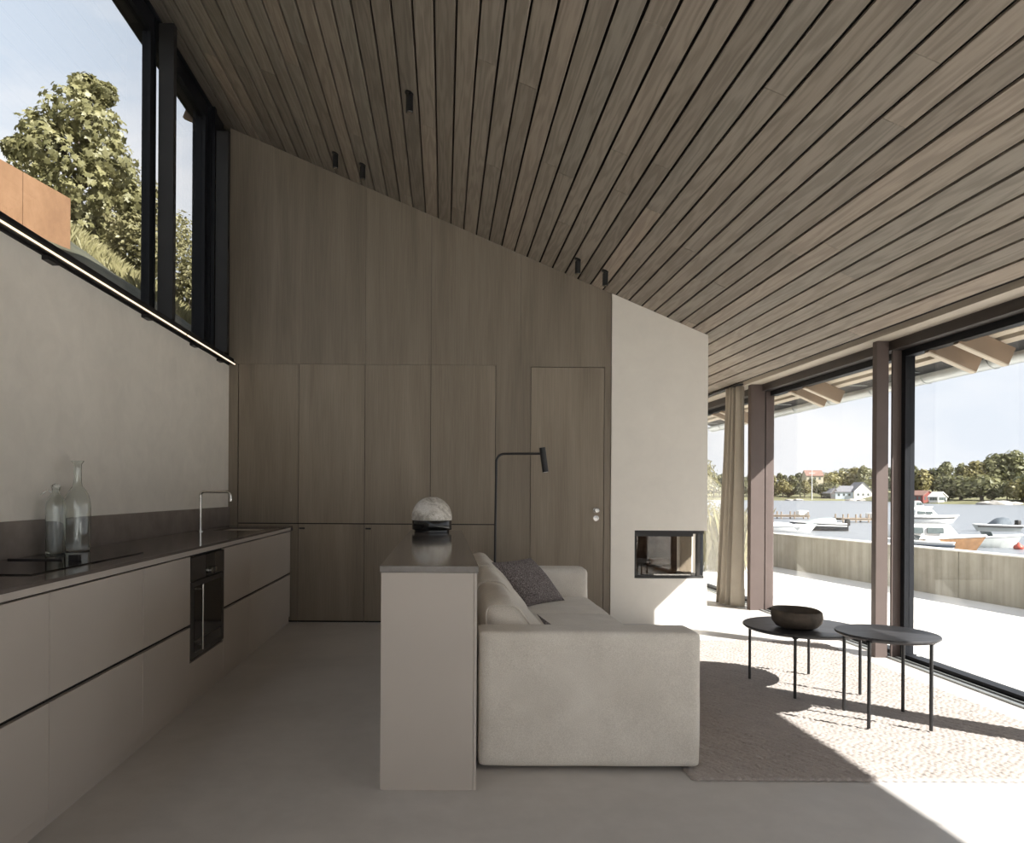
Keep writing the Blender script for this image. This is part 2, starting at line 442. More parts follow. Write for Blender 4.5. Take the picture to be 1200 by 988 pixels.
class MB:
    def __init__(self):
        self.bm = bmesh.new()
    def box(self, x0, x1, y0, y1, z0, z1, bev=0.0, seg=2):
        co = [(x, y, z) for x in (x0, x1) for y in (y0, y1) for z in (z0, z1)]
        vs = [self.bm.verts.new(c) for c in co]
        fs = [self.bm.faces.new([vs[i] for i in f]) for f in ((0, 1, 3, 2), (4, 6, 7, 5), (0, 4, 5, 1), (2, 3, 7, 6), (0, 2, 6, 4), (1, 5, 7, 3))]
        if bev > 0:
            es = list({e for f in fs for e in f.edges})
            bmesh.ops.bevel(self.bm, geom=es, offset=bev, segments=seg, affect='EDGES', profile=0.5)
        return self
    def obox(self, c, ax, ay, az, bev=0.0):
        c = Vector(c); ax, ay, az = Vector(ax), Vector(ay), Vector(az)
        vs = [self.bm.verts.new(c + ax * i + ay * j + az * k) for i in (-1, 1) for j in (-1, 1) for k in (-1, 1)]
        fs = [self.bm.faces.new([vs[i] for i in f]) for f in ((0, 1, 3, 2), (4, 6, 7, 5), (0, 4, 5, 1), (2, 3, 7, 6), (0, 2, 6, 4), (1, 5, 7, 3))]
        if bev > 0:
            bmesh.ops.bevel(self.bm, geom=list({e for f in fs for e in f.edges}), offset=bev, segments=2, affect='EDGES', profile=0.5)
        return self
    def prism(self, pts, h, axis='Y'):
        """pts: list of (a,b) outline; h=(h0,h1); axis the extrusion axis. Y: (x,z), Z: (x,y), X: (y,z)"""
        def P(a, b, t):
            return {'Y': (a, t, b), 'Z': (a, b, t), 'X': (t, a, b)}[axis]
        lo = [self.bm.verts.new(P(a, b, h[0])) for a, b in pts]
        hi = [self.bm.verts.new(P(a, b, h[1])) for a, b in pts]
        n = len(pts)
        self.bm.faces.new(lo); self.bm.faces.new(hi[::-1])
        for i in range(n):
            self.bm.faces.new((lo[i], hi[i], hi[(i + 1) % n], lo[(i + 1) % n]))
        return self
    def tube(self, pts, r, n=10, caps=True):
        pts = [Vector(p) for p in pts]
        rs = r if isinstance(r, (list, tuple)) else [r] * len(pts)
        rings = []
        up = None
        for i, p in enumerate(pts):
            d = (pts[min(i + 1, len(pts) - 1)] - pts[max(i - 1, 0)]).normalized()
            if up is None:
                up = Vector((0, 0, 1)) if abs(d.z) < 0.9 else Vector((1, 0, 0))
            a = (up - d * up.dot(d)).normalized(); b = d.cross(a); up = a
            rings.append([self.bm.verts.new(p + (a * math.cos(2 * math.pi * k / n) + b * math.sin(2 * math.pi * k / n)) * rs[i]) for k in range(n)])
        for i in range(len(rings) - 1):
            for k in range(n):
                self.bm.faces.new((rings[i][k], rings[i][(k + 1) % n], rings[i + 1][(k + 1) % n], rings[i + 1][k]))
        if caps:
            self.bm.faces.new(rings[0][::-1]); self.bm.faces.new(rings[-1])
        return self
    def lathe(self, c, prof, n=32, warp=None, closed=False):
        cx, cy, cz = c
        rings = []
        for r, z in prof:
            if r < 1e-5:
                rings.append([self.bm.verts.new((cx, cy, cz + z))])
            else:
                ring = []
                for k in range(n):
                    a = 2 * math.pi * k / n
                    rr, zz = (r, z) if warp is None else warp(r, z, a)
                    ring.append(self.bm.verts.new((cx + rr * math.cos(a), cy + rr * math.sin(a), cz + zz)))
                rings.append(ring)
        pairs = list(zip(rings, rings[1:]))
        if closed: pairs.append((rings[-1], rings[0]))
        for A, B in pairs:
            for k in range(n):
                a0, a1 = A[k % len(A)], A[(k + 1) % len(A)]
                b0, b1 = B[k % len(B)], B[(k + 1) % len(B)]
                f = []
                for v in (a0, a1, b1, b0):
                    if v not in f: f.append(v)
                if len(f) > 2: self.bm.faces.new(f)
        if not closed:
            if len(rings[0]) > 1: self.bm.faces.new(rings[0][::-1])
            if len(rings[-1]) > 1: self.bm.faces.new(rings[-1])
        return self
    def build(self, name, mat, parent=None, smooth=False, angle=None):
        bmesh.ops.recalc_face_normals(self.bm, faces=self.bm.faces)
        me = bpy.data.meshes.new(name)
        self.bm.to_mesh(me); self.bm.free()
        return link(name, me, mat, parent, smooth, angle)

def link(name, me, mat, parent=None, smooth=False, angle=None):
    me.materials.append(M[mat] if isinstance(mat, str) else mat)
    o = bpy.data.objects.new(name, me)
    COL.objects.link(o)
    if parent is not None:
        off = ORG.get(parent.name, Vector((0, 0, 0)))
        if off.length > 0: me.transform(Matrix.Translation(-off))
        o.parent = parent
        ORG[o.name] = off
    if smooth:
        for p in me.polygons: p.use_smooth = True
        if angle: me.set_sharp_from_angle(angle=math.radians(angle))
    return o

def raw(name, verts, faces, mat, parent=None, smooth=False):
    me = bpy.data.meshes.new(name)
    me.from_pydata([tuple(v) for v in verts], [], faces)
    me.update()
    return link(name, me, mat, parent, smooth)

def tag(o, label, cat, group=None, kind=None):
    if label: o['label'] = label
    if cat: o['category'] = cat
    if group: o['group'] = group
    if kind: o['kind'] = kind
    return o

def thing(name, label, cat, loc=(0, 0, 0), group=None, kind=None):
    o = bpy.data.objects.new(name, None)
    COL.objects.link(o)
    o.location = loc
    o.empty_display_size = 0.05
    ORG[o.name] = Vector(loc)
    return tag(o, label, cat, group, kind)

def struct(o, label, cat):
    return tag(o, label, cat, None, 'structure')

def copy_tree(o, parent=None):
    c = o.copy(); COL.objects.link(c)
    c.parent = parent
    for ch in list(o.children): copy_tree(ch, c)
    return c

def soft_box(c, half, r, bulge=(0, 0, 0), n=14, nz=0.0, seed=0, fn=None):
    """rounded box, centre c, half sizes, corner radius r; bulge pushes faces out in their middle; returns verts, faces"""
    bm = bmesh.new()
    bmesh.ops.create_cube(bm, size=2.0)
    bmesh.ops.subdivide_edges(bm, edges=bm.edges[:], cuts=n, use_grid_fill=True)
    hx, hy, hz = half
    for v in bm.verts:
        p = v.co.copy()
        def sp(t, h):
            s = max(-1, min(1, t))
            k = math.sin(s * math.pi / 2)
            return (0.45 * s + 0.55 * k) * h
        q = Vector((sp(p.x, hx), sp(p.y, hy), sp(p.z, hz)))
        inner = Vector((max(-hx + r, min(hx - r, q.x)), max(-hy + r, min(hy - r, q.y)), max(-hz + r, min(hz - r, q.z))))
        d = q - inner
        if d.length > 1e-6: q = inner + d.normalized() * r
        u, w, s = q.x / hx, q.y / hy, q.z / hz
        q.x += bulge[0] * u * (1 - w * w) * (1 - s * s)
        q.y += bulge[1] * w * (1 - u * u) * (1 - s * s)
        q.z += bulge[2] * s * (1 - u * u) * (1 - w * w)
        if nz:
            nn = mnoise.noise_vector(q * 5.0 + Vector((seed * 3.1, seed, 0)))
            q += nn * nz
            nn = mnoise.noise_vector(q * 14.0 + Vector((seed * 1.7, 2 * seed, 0)))
            q += nn * nz * 0.3
        if fn: q = fn(q)
        v.co = q + Vector(c)
    return bm

def from_bm(name, bm, mat, parent=None, smooth=True):
    bmesh.ops.recalc_face_normals(bm, faces=bm.faces)
    me = bpy.data.meshes.new(name)
    bm.to_mesh(me); bm.free()
    return link(name, me, mat, parent, smooth)

# ------------------------------------------------------------------ room dimensions
YB, YR, YE = 6.65, -4.6, 10.2         # back wall, open rear end of the modelled room, far gable
XL = -2.0
CZ, CS = 3.7236, 0.4276               # ceiling plane z = CZ - CS * x
TH = math.atan(CS)
cz = lambda x: CZ - CS * x

# ---- floor
fl = MB().box(-2.3, 3.50, YR, YE, -0.12, 0.0).build('floor', 'floor')
struct(fl, 'grey polished concrete floor running through the room', 'floor')

# ---- left wall
wl = MB().box(-2.30, XL, YR, YB + 0.2, 0.0, 2.40).build('wall_left', 'plaster')
struct(wl, 'warm grey plastered wall above the kitchen run', 'wall')

# ---- back wall: veneered panels above the cupboards, fixed panels beside the door
wb = MB().box(-2.30, 1.53, YB + 0.03, YB + 0.5, 0.0, 3.10).prism([(-2.3, 3.1), (1.53, 3.1), (1.53, cz(1.53) - .03), (-2.3, cz(-2.3) - .03)], (YB + .03, YB + .5)).build('wall_back', 'gap')
struct(wb, 'smoked oak veneered gable wall above the tall cupboards', 'wall')
def wpanel(x0, x1, z0, z1=None):
    g = 0.0012
    top = [(x1 - g, z1), (x0 + g, z1)] if z1 is not None else [(x1 - g, cz(x1)), (x0 + g, cz(x0))]
    return MB().prism([(x0 + g, z0), (x1 - g, z0)] + top, (YB, YB + 0.03)).build('panel', 'veneer', wb)
for a, b_ in ((-2.0, -0.735), (-0.735, -0.125), (-0.125, 0.705), (0.705, 1.5485)):
    wpanel(a, b_, 2.392)
wpanel(-2.0, -1.912, 0.0, 2.3895)
MB().box(0.479, 0.801, YB, YB + .03, 0.0, 2.3925).build('panel', 'veneer', wb)
MB().box(1.487, 1.5485, YB, YB + .03, 0.0, 2.3925).build('panel', 'veneer', wb)
MB().box(0.801, 1.487, YB, YB + .03, 2.3795, 2.3925).build('panel', 'veneer', wb)

# ---- ceiling: backing board + single planks with recessed joints
cl = MB().prism([(-2.45, cz(-2.45) + .024), (3.18, cz(3.18) + .024), (3.18, cz(3.18) + .05), (-2.45, cz(-2.45) + .05)], (YR, YE)).build('ceiling', 'dark_gap')
struct(cl, 'sloping ceiling of grey-brown stained wood planks with dark joints', 'ceiling')
PX = 0.1181
plank_len = {}
for k in range(-17, 28):
    xa = -0.186 + PX * k
    xb = xa + PX
    xm = (xa + xb) / 2
    y = YR - random.uniform(0, 2.2)
    while y < YE:
        ln = random.choice((1.9, 2.4, 3.0, 3.6, 4.2))
        y0, y1 = max(y, YR), min(y + ln, YE)
        y += ln
        if y1 - y0 < 0.05: continue
        w = (PX / math.cos(TH) - 0.015) / 2
        hl = (y1 - y0) / 2
        key = round(hl, 4)
        if key not in plank_len:
            mb = MB().box(-w, w, -hl + .0008, hl - .0008, 0.0, 0.02, 0.0015, 1)
            bmesh.ops.recalc_face_normals(mb.bm, faces=mb.bm.faces)
            me = bpy.data.meshes.new('plank'); mb.bm.to_mesh(me); mb.bm.free()
            me.materials.append(M['plank'])
            plank_len[key] = me
        o = bpy.data.objects.new('plank', plank_len[key])
        COL.objects.link(o)
        o.parent = cl
        o.location = (xm, (y0 + y1) / 2, cz(xm) + random.uniform(-0.001, 0.0015))
        o.rotation_euler = (0, TH, 0)

# ---- roof above, its overhang with rafters, battens
rf = MB().prism([(-2.52, cz(-2.52) + .16), (3.965, cz(3.965) + .16), (3.965, cz(3.965) + .195), (3.5, cz(3.5) + .205), (3.45, cz(3.45) + .34), (-2.52, cz(-2.52) + .34)], (YR, 10.55)).build('roof', 'roof')
struct(rf, 'pitched roof with eaves reaching out over the terrace', 'roof')
zr = lambda x: cz(x) - 0.034
for yy in (-3.4, -3.1, -1.36, -1.07, 0.68, 0.97, 2.72, 3.01, 4.77, 5.06, 6.80, 7.08, 8.86, 9.14):
    ax = Vector((math.cos(TH), 0, -math.sin(TH))); az = Vector((math.sin(TH), 0, math.cos(TH)))
    p0 = Vector((3.42, yy + .025, zr(3.42))); p1 = Vector((3.757, yy + .025, zr(3.757)))
    c = (p0 + p1) / 2 + az * 0.06
    ro = MB().obox(c, (p1 - p0) / 2, Vector((0, .025, 0)), az * .06, .003).build('rafter', 'rafter', rf)
    MB().obox(c - az * .064, (p1 - p0) / 2, Vector((0, .024, 0)), az * .004).build('batten_and_lit_strip', 'batten_and_lit_strip', ro)  # strip added under the rafter; terrace bounce put into its pale colour
    p0 = Vector((-2.50, yy + .025, zr(-2.50))); p1 = Vector((-2.28, yy + .025, zr(-2.28)))
    MB().obox((p0 + p1) / 2 + az * 0.06, (p1 - p0) / 2, Vector((0, .025, 0)), az * .06, .003).build('rafter', 'rafter', rf)
for x0, x1, mt in ((3.30, 3.585, 'sheath'), (3.62, 3.66, 'batten_and_lit_strip'), (3.70, 3.745, 'batten_and_lit_strip')):
    MB().prism([(x0, cz(x0) + .10), (x1, cz(x1) + .10), (x1, cz(x1) + .158), (x0, cz(x0) + .158)], (YR, 10.5)).build('sheathing' if mt == 'sheath' else 'batten_and_lit_strip', mt, rf)
MB().prism([(-2.5, cz(-2.5) + .10), (-2.12, cz(-2.12) + .10), (-2.12, cz(-2.12) + .158), (-2.5, cz(-2.5) + .158)], (YR, 10.5)).build('sheathing', 'sheath', rf)
gut = thing('rain_gutter', 'half-round grey zinc rain gutter along the terrace eaves', 'gutter', (3.97, 5, 2.19))
mb = MB()
n = 12
outer = [(3.97 + .068 * math.cos(math.pi + math.pi * k / n), 2.195 + .068 * math.sin(math.pi + math.pi * k / n)) for k in range(n + 1)]
inner = [(3.97 + .063 * math.cos(math.pi + math.pi * k / n), 2.195 + .063 * math.sin(math.pi + math.pi * k / n)) for k in range(n, -1, -1)]
mb.prism(outer + inner, (YR, 10.6)).build('channel', 'zinc', gut, True, 40)
MB().prism(outer, (10.6, 10.606)).build('end_cap', 'zinc', gut)
for yy in np.arange(-4.2, 10.5, 0.72):
    MB().prism([(3.97 + .073 * math.cos(math.pi + math.pi * k / n), 2.195 + .073 * math.sin(math.pi + math.pi * k / n)) for k in range(n + 1)] +
               [(3.97 + .068 * math.cos(math.pi + math.pi * k / n), 2.195 + .068 * math.sin(math.pi + math.pi * k / n)) for k in range(n, -1, -1)], (yy, yy + .02)).box(3.74, 3.905, yy, yy + .02, 2.215, 2.222).build('bracket', 'zinc', gut)

# ---- right window wall: lintel, posts, sliding windows
lt = MB().box(3.155, 3.315, YR, YE, 2.355, 2.41).build('trim_1', 'soffit')
struct(lt, 'smooth grey-brown soffit board above the terrace windows', 'trim')
lb = MB().box(3.315, 3.46, YR, YE, 2.285, 2.42).build('trim_2', 'head')
struct(lb, 'umber head beam over the terrace windows, shade put into its colour', 'trim')
PY = [7.47, 5.33, 3.17, 1.01, -1.15, -3.31]
names = ['beside the curtain', 'behind the two coffee tables', 'just outside the frame on the terrace side', 'on the terrace side, behind the viewer', 'on the terrace side, behind the viewer and second back', 'on the terrace side, farthest behind the viewer']
for i, y in enumerate(PY):
    p = thing('trim_%d' % (3 + i), 'dark brown double window post ' + names[i], 'post', (3.3, y, 0), None, 'structure')
    if i == 0:
        MB().box(3.20, 3.345, y, y + .08, 0, 2.355, .002, 1).build('post', 'post', p)
        MB().box(3.358, 3.445, y + .01, y + .07, 0, 2.30, .002, 1).build('post', 'post', p)
        MB().box(3.34, 3.36, y + .02, y + .06, 0, 2.30).build('joint', 'soft_black', p)
    else:
        MB().box(3.215, 3.305, y, y + .055, 0, 2.355, .002, 1).build('post', 'post', p)
        MB().box(3.334, 3.432, y + .002, y + .020, 0, 2.30, .002, 1).build('post', 'post', p)
for i in range(6):
    y0, y1 = ([(7.55, 9.62)] + [(PY[k + 1] + .055, PY[k]) for k in range(5)])[i]
    wn = thing('window_%d' % (i + 1), ['sliding terrace window behind the curtain and the fireplace', 'sliding terrace window between the curtain post and the double post', 'large sliding terrace window at the right of the room', 'sliding terrace window next to the viewer', 'sliding terrace window behind the viewer', 'sliding terrace window farthest behind the viewer'][i], 'window', (3.43, (y0 + y1) / 2, 0), None, 'structure')
    fx0, fx1 = 3.40, 3.47
    fw = 0.045
    MB().box(fx0, fx1, y0, y1, 2.235, 2.285).build('frame', 'frame_black', wn)
    MB().box(fx0, fx1, y0, y1, 0.0, 0.035).build('frame', 'frame_black', wn)
    ya, yb = y0 + fw, y1 - fw
    if i == 1: ya, yb = y0 + .02, y1
    MB().box(fx0, fx1, y0, ya, 0.035, 2.235).build('frame', 'frame_black', wn)
    if i != 1: MB().box(fx0, fx1, yb, y1, 0.035, 2.235).build('frame', 'frame_black', wn)
    MB().box(3.432, 3.438, ya, yb, 0.035, 2.235).build('pane', 'glass', wn)
    tr = MB()
    tr.box(3.305, 3.325, y0, y1, 0.0, 0.012).box(3.365, 3.38, y0, y1, 0.0, 0.012)
    tr.build('track', 'zinc', wn)
    MB().box(3.325, 3.365, y0, y1, 0.0, 0.006).build('track_slot', 'soft_black', wn)
    MB().box(3.48, 3.56, y0, y1, -0.03, 0.012).build('threshold', 'frame_black', wn)
gw = thing('window_8', 'unseen gable end behind the viewer, glazed to add fill light', 'window', (.6, YR, 0), None, 'structure')  # unseen rear end, glazed full width to lift the interior light
for x in (-2.28, -.9, .5, 1.9, 3.36):
    MB().prism([(x, 0), (x + .08, 0), (x + .08, cz(x + .08) + .02), (x, cz(x) + .02)], (YR - .08, YR - .01)).build('frame', 'frame_black', gw)
for a, b_ in ((-2.2, -.9), (-.82, .5), (.58, 1.9), (1.98, 3.36)):
    MB().box(a, b_, YR - .08, YR - .01, 0, .04).build('frame', 'frame_black', gw)
    MB().prism([(a, .04), (b_, .04), (b_, cz(b_) + .02), (a, cz(a) + .02)], (YR - .05, YR - .044)).build('pane', 'glass', gw)
# far gable of the passage and the partition behind the cupboards
g1 = MB().box(1.45, 3.47, 9.62, 9.75, 0, 3.2).build('wall_far', 'plaster')
struct(g1, 'plastered wall at the far end of the passage behind the fireplace', 'wall')
g2 = MB().box(1.45, 1.53, 7.15, 9.62, 0, 3.1).build('wall_passage', 'plaster')
struct(g2, 'plastered partition along the passage behind the fireplace', 'wall')

# ---- left clerestory window
GX = -2.118
cw = thing('window_7', 'long black-framed clerestory window high above the kitchen wall', 'window', (GX, 4, 2.43), None, 'structure')
MB().box(-2.32, -1.955, YR, YB, 2.40, 2.435).build('sill', 'frame_black', cw)
HT = 4.52
for y0, y1 in ((1.0, 5.12), (5.175, 6.28), (-4.5, 0.95)):
    MB().box(GX - .03, GX + .03, y0, y1, 2.435, 2.50).build('frame', 'frame_black', cw)
    MB().box(GX - .03, GX + .03, y0, y1, HT - .06, HT + .07).build('frame', 'frame_black', cw)
    if y0 < 5: MB().box(GX - .03, GX + .03, y0, y0 + .05, 2.50, HT - .06).build('frame', 'frame_black', cw)
    MB().box(GX - .03, GX + .03, y1 - .06, y1, 2.50, HT - .06).build('frame', 'frame_black', cw)
    MB().box(GX - .004, GX + .004, y0 + (.05 if y0 < 5 else 0), y1 - .06, 2.50, HT - .06).build('pane', 'glass', cw)
for yp in (5.12, 0.95):
    MB().box(-2.150, -2.078, yp, yp + .02, 2.435, cz(-2.08) - .005).build('post', 'frame_black', cw)
    MB().box(-2.055, -1.945, yp, yp + .055, 2.435, cz(-1.945) - .004, .002, 1).build('post', 'soft_black', cw)
MB().box(-2.13, -2.03, 6.30, 6.35, 2.435, cz(-2.03) - .004).build('post', 'frame_black', cw)
MB().box(-2.018, -1.912, 6.30, 6.35, 2.435, 4.375, .002, 1).build('post', 'soft_black', cw)
MB().box(-2.22, -2.06, 6.28, YB, 2.435, cz(-2.06) - .004).build('side_panel', 'frame_black', cw)
MB().box(-2.30, -2.06, YR, YB, HT + .07, cz(-2.06) + .02).build('head', 'frame_black', cw)

# ---- LED profile under the sill
led = thing('led_light_strip', 'slim black light profile glowing warm along the clerestory sill', 'light strip', (-1.96, 4.3, 2.37))
MB().box(-1.998, -1.935, 0.6, 6.63, 2.386, 2.40).build('profile', 'soft_black', led)
MB().box(-1.941, -1.935, 0.6, 6.63, 2.368, 2.386).build('profile', 'soft_black', led)
MB().box(-1.999, -1.99, 0.6, 6.63, 2.372, 2.386).build('profile', 'soft_black', led)
for a, b_ in ((0.62, 5.36), (5.385, 6.61)):
    MB().box(-1.9345, -1.930, a, b_, 2.374, 2.383).build('diffuser', 'led', led)
for y in (2.4, 3.55, 4.72, 5.62, 6.28):
    MB().box(-1.999, -1.965, y, y + .10, 2.352, 2.372).build('clip', 'soft_black', led)

# ------------------------------------------------------------------ built-in door and tall cupboards
dr = thing('door_1', 'flush smoked oak door with chrome knob beside the fireplace', 'door', (1.144, YB, 0), None, 'structure')
MB().box(0.806, 1.481, YB - .001, YB + .028, 0.006, 2.374).build('door_leaf', 'veneer_door', dr)
kb = MB().lathe((0, 0, 0), [(0.0, 0), (.026, 0), (.026, .006), (.010, .008), (.009, .03), (.022, .038), (.026, .05), (.020, .060), (0.0, .062)], 20)
for v in kb.bm.verts: v.co = Vector((1.412 + v.co.x, YB - .001 - v.co.z, 1.052 + v.co.y))
kb.build('knob', 'steel', dr, True, 40)
kb = MB().lathe((0, 0, 0), [(0.0, 0), (.026, 0), (.026, .006), (.010, .007), (.010, .012), (0.0, .013)], 20)
for v in kb.bm.verts: v.co = Vector((1.414 + v.co.x, YB - .001 - v.co.z, .978 + v.co.y))
kb.build('lock_rosette', 'steel', dr, True, 40)

cols = [(-1.907, -1.349), (-1.349, -0.735), (-0.735, -0.125), (-0.125, 0.476)]
clab = ['tall smoked oak cupboard in the corner above the sink end of the worktop',
        'tall smoked oak cupboard directly beside the end of the kitchen run',
        'tall smoked oak cupboard second from the kitchen run, half behind the island',
        'tall smoked oak cupboard behind the dome lamp and island']
for i, (a, b_) in enumerate(cols):
    t = thing('tall_cupboard', clab[i], 'cupboard', ((a + b_) / 2, YB, 0), 'row of tall oak cupboards')
    MB().box(a + .003, b_ - .003, YB + .0005, YB + .0295, 0.0, 2.386).build('carcass', 'gap', t)
    g = 0.0022
    MB().box(a + g, b_ - g, YB - .002, YB + .02, 0.918, 2.3895).build('door', 'veneer_door', t)
    d = MB().box(a + g, b_ - g, YB - .002, YB + .02, 0.014, 0.908).build('door', 'veneer_door', t)
    if i in (1, 2):
        MB().box(a + .012, a + .062, YB - .020, YB - .001, 0.862, 0.876, .002, 1).build('handle_and_glint_bar', 'soft_black', d)

# ------------------------------------------------------------------ fireplace
fp = thing('fireplace', 'pale plastered fireplace with glazed corner firebox by the windows', 'fireplace', (1.996, YB, 0))
FX0, FX1, FZ0, FZ1, FY0, FY1 = 1.550, 2.442, 0.424, 0.868, YB - .01, 7.15
OX = 1.771
body = MB()
body.box(FX0, FX1, FY0, FY1, 0, FZ0)
body.box(FX0, OX, FY0, FY1, FZ0, FZ1)
body.box(OX, FX1, 7.04, FY1, FZ0, FZ1)
body.prism([(FX0, FZ1), (FX1, FZ1), (FX1, cz(FX1) + .001), (FX0, cz(FX0) + .001)], (FY0, FY1))
body.build('chimney_breast', 'chimney', fp)
fb = MB()
fb.box(OX + .001, 2.42, FY0 + .02, 7.039, FZ0 + .001, FZ0 + .022)
fb.box(OX + .001, 2.42, FY0 + .02, 7.039, FZ1 - .03, FZ1 - .001)
fb.box(OX + .001, OX + .02, FY0 + .02, 7.039, FZ0 + .02, FZ1 - .03)
fbo = fb.build('firebox', 'soft_black', fp)
MB().box(OX + .022, 2.28, 7.0, 7.038, FZ0 + .023, FZ1 - .031).build('back_lining', 'firebrick', fbo)
MB().box(OX + .021, OX + .04, FY0 + .06, 6.999, FZ0 + .023, FZ1 - .031).build('side_lining', 'firebrick', fbo)
fr = MB()
fr.box(OX + .002, 2.315, FY0 + .008, FY0 + .03, FZ1 - .055, FZ1 - .012)
fr.box(OX + .002, 2.315, FY0 + .008, FY0 + .03, FZ0 + .004, FZ0 + .030)
fr.box(OX + .002, OX + .018, FY0 + .008, FY0 + .03, FZ0 + .03, FZ1 - .055)
fr.box(2.292, 2.315, FY0 + .03, 7.03, FZ1 - .055, FZ1 - .012)
fr.box(2.292, 2.315, FY0 + .03, 7.03, FZ0 + .004, FZ0 + .030)
fr.build('door_frame', 'soft_black', fp)
MB().box(OX + .018, 2.300, FY0 + .014, FY0 + .019, FZ0 + .03, FZ1 - .055).build('front_pane', 'fire_glass', fp)
MB().box(2.301, 2.306, FY0 + .014, 7.03, FZ0 + .03, FZ1 - .055).build('side_pane', 'fire_glass', fp)
MB().box(2.363, 2.392, FY0 + .04, FY0 + .08, FZ0 + .001, FZ1 - .001).build('corner_post', 'oven_steel', fp)
MB().box(1.95, 2.29, FY0 + .0, FY0 + .007, FZ0 + .030, FZ0 + .042).build('door_handle', 'steel', fp)
MB().tube([(1.86, 6.80, .48), (2.20, 6.84, .475)], .042, 10).tube([(1.90, 6.92, .485), (2.18, 6.86, .49)], .04, 10).tube([(1.95, 6.84, .56), (2.16, 6.90, .555)], .036, 10).build('firewood', 'log_bark', fp, True, 40)

# ------------------------------------------------------------------ kitchen run
CX = -1.41                # face of fronts
WT = 0.892                # worktop height
units = [(0.97, 1.77), (1.77, 2.571), (2.571, 3.372), (3.372, 3.998), (4.613, 5.235), (5.235, 6.60)]
ulab = ['warm grey base cabinet at the viewer end of the kitchen run',
        'warm grey two-drawer base cabinet cut by the left edge of the picture',
        'warm grey two-drawer base cabinet in front of the hob',
        'warm grey two-drawer base cabinet before the oven, on the viewer side',
        'narrow warm grey two-drawer base cabinet just past the oven',
        'wide warm grey two-drawer base cabinet under the sink by the cupboards']
for (a, b_), lab in zip(units, ulab):
    t = thing('base_cabinet', lab, 'cabinet', (-1.7, (a + b_) / 2, 0), 'kitchen base cabinets')
    MB().box(XL + .002, CX - .022, a + .002, b_ - .002, 0.05, 0.848 if b_ < 6 else 0.68).build('carcass', 'gap', t)
    MB().box(XL + .002, CX - .012, a + .0005, b_ - .0005, 0.0, 0.055).build('plinth', 'cab', t)
    g = .002
    for z0, z1 in ((0.060, 0.446), (0.464, 0.842)):
        MB().box(CX - .02, CX, a + g, b_ - g, z0, z1, .0012, 1).build('drawer', 'cab', t)
# oven
ov = thing('oven', 'black glass built-in oven with steel glint bar in the kitchen run', 'oven', (-1.7, 4.305, 0))
MB().box(XL + .002, CX - .022, 4.0, 4.611, 0.0, 0.846).build('housing', 'gap', ov)
MB().box(CX - .022, CX - .002, 4.001, 4.610, 0.060, 0.245, .001, 1).build('lower_panel', 'cab', ov)
MB().box(CX - .014, CX - .012, 4.001, 4.610, 0.0, 0.055).build('plinth', 'cab', ov)
MB().box(CX - .02, CX + .002, 4.003, 4.608, 0.700, 0.835, .001, 1).build('control_panel', 'oven_steel', ov)
MB().box(CX + .0021, CX + .0035, 4.25, 4.42, 0.702, 0.834).build('display', 'oven_glass', ov)
for y in (4.30, 4.37):
    kn = MB().lathe((0, 0, 0), [(0, 0), (.018, 0), (.017, .022), (0, .023)], 16)
    for v in kn.bm.verts: v.co = Vector((CX + .0035 + v.co.z, y + v.co.x, .735 + v.co.y))
    kn.build('knob', 'steel', ov, True, 40)
od = MB().box(CX - .02, CX + .001, 4.003, 4.608, 0.262, 0.695, .001, 1).build('oven_door', 'oven_steel', ov)
MB().box(CX + .0011, CX + .0025, 4.06, 4.55, 0.36, 0.665).build('oven_window', 'oven_glass', od)
MB().box(CX + .0011, CX + .0025, 4.06, 4.55, 0.29, 0.352).build('oven_window', 'oven_glass', od)
MB().tube([(CX + .030, 4.12, .30), (CX + .030, 4.12, .675)], .006, 10).tube([(CX, 4.12, .33), (CX + .030, 4.12, .33)], .0045, 8).tube([(CX, 4.12, .645), (CX + .030, 4.12, .645)], .0045, 8).build('handle_and_glint_bar', 'steel', od, True, 40)  # added bar stands in for an upright reflection on the oven front
# worktop with sink cut-out, rail below
SKX0, SKX1, SKY0, SKY1 = -1.86, -1.50, 5.78, 6.28
wt = thing('worktop', 'long dark brown stone worktop along the left wall', 'worktop', (-1.7, 3.8, WT - .02))
m_ = MB()
z0, z1 = WT - .014, WT
XF = CX + .012
m_.box(XL + .001, XF, 0.95, SKY0, z0, z1)
m_.box(XL + .001, XF, SKY1, YB - .004, z0, z1)
m_.box(XL + .001, SKX0, SKY0, SKY1, z0, z1)
m_.box(SKX1, XF, SKY0, SKY1, z0, z1)
m_.build('slab', 'stone', wt)
MB().box(XL + .001, XF - .001, 0.95, 6.56, 0.852, z0, .0008, 1).build('edge_rail', 'cab', wt)
MB().box(CX - .03, XF, 6.565, YB - .004, 0.848, z0).build('end_block', 'soft_black', wt)
sk = thing('sink', 'rectangular dark sink sunk into the worktop near the tap', 'sink', (-1.68, 6.03, .86))
s_ = MB()
q = .012
s_.box(SKX0 - q, SKX0, SKY0 - q, SKY1 + q, .7, z0 - .001).box(SKX1, SKX1 + q, SKY0 - q, SKY1 + q, .7, z0 - .001)
s_.box(SKX0, SKX1, SKY0 - q, SKY0, .7, z0 - .001).box(SKX0, SKX1, SKY1, SKY1 + q, .7, z0 - .001)
s_.box(SKX0 - q, SKX1 + q, SKY0 - q, SKY1 + q, .69, .70)
s_.build('basin', 'soft_black', sk)
MB().lathe((-1.68, 6.03, .70), [(0, 0), (.04, 0), (.04, .004), (.0, .005)], 20).build('drain', 'steel', sk, True, 40)
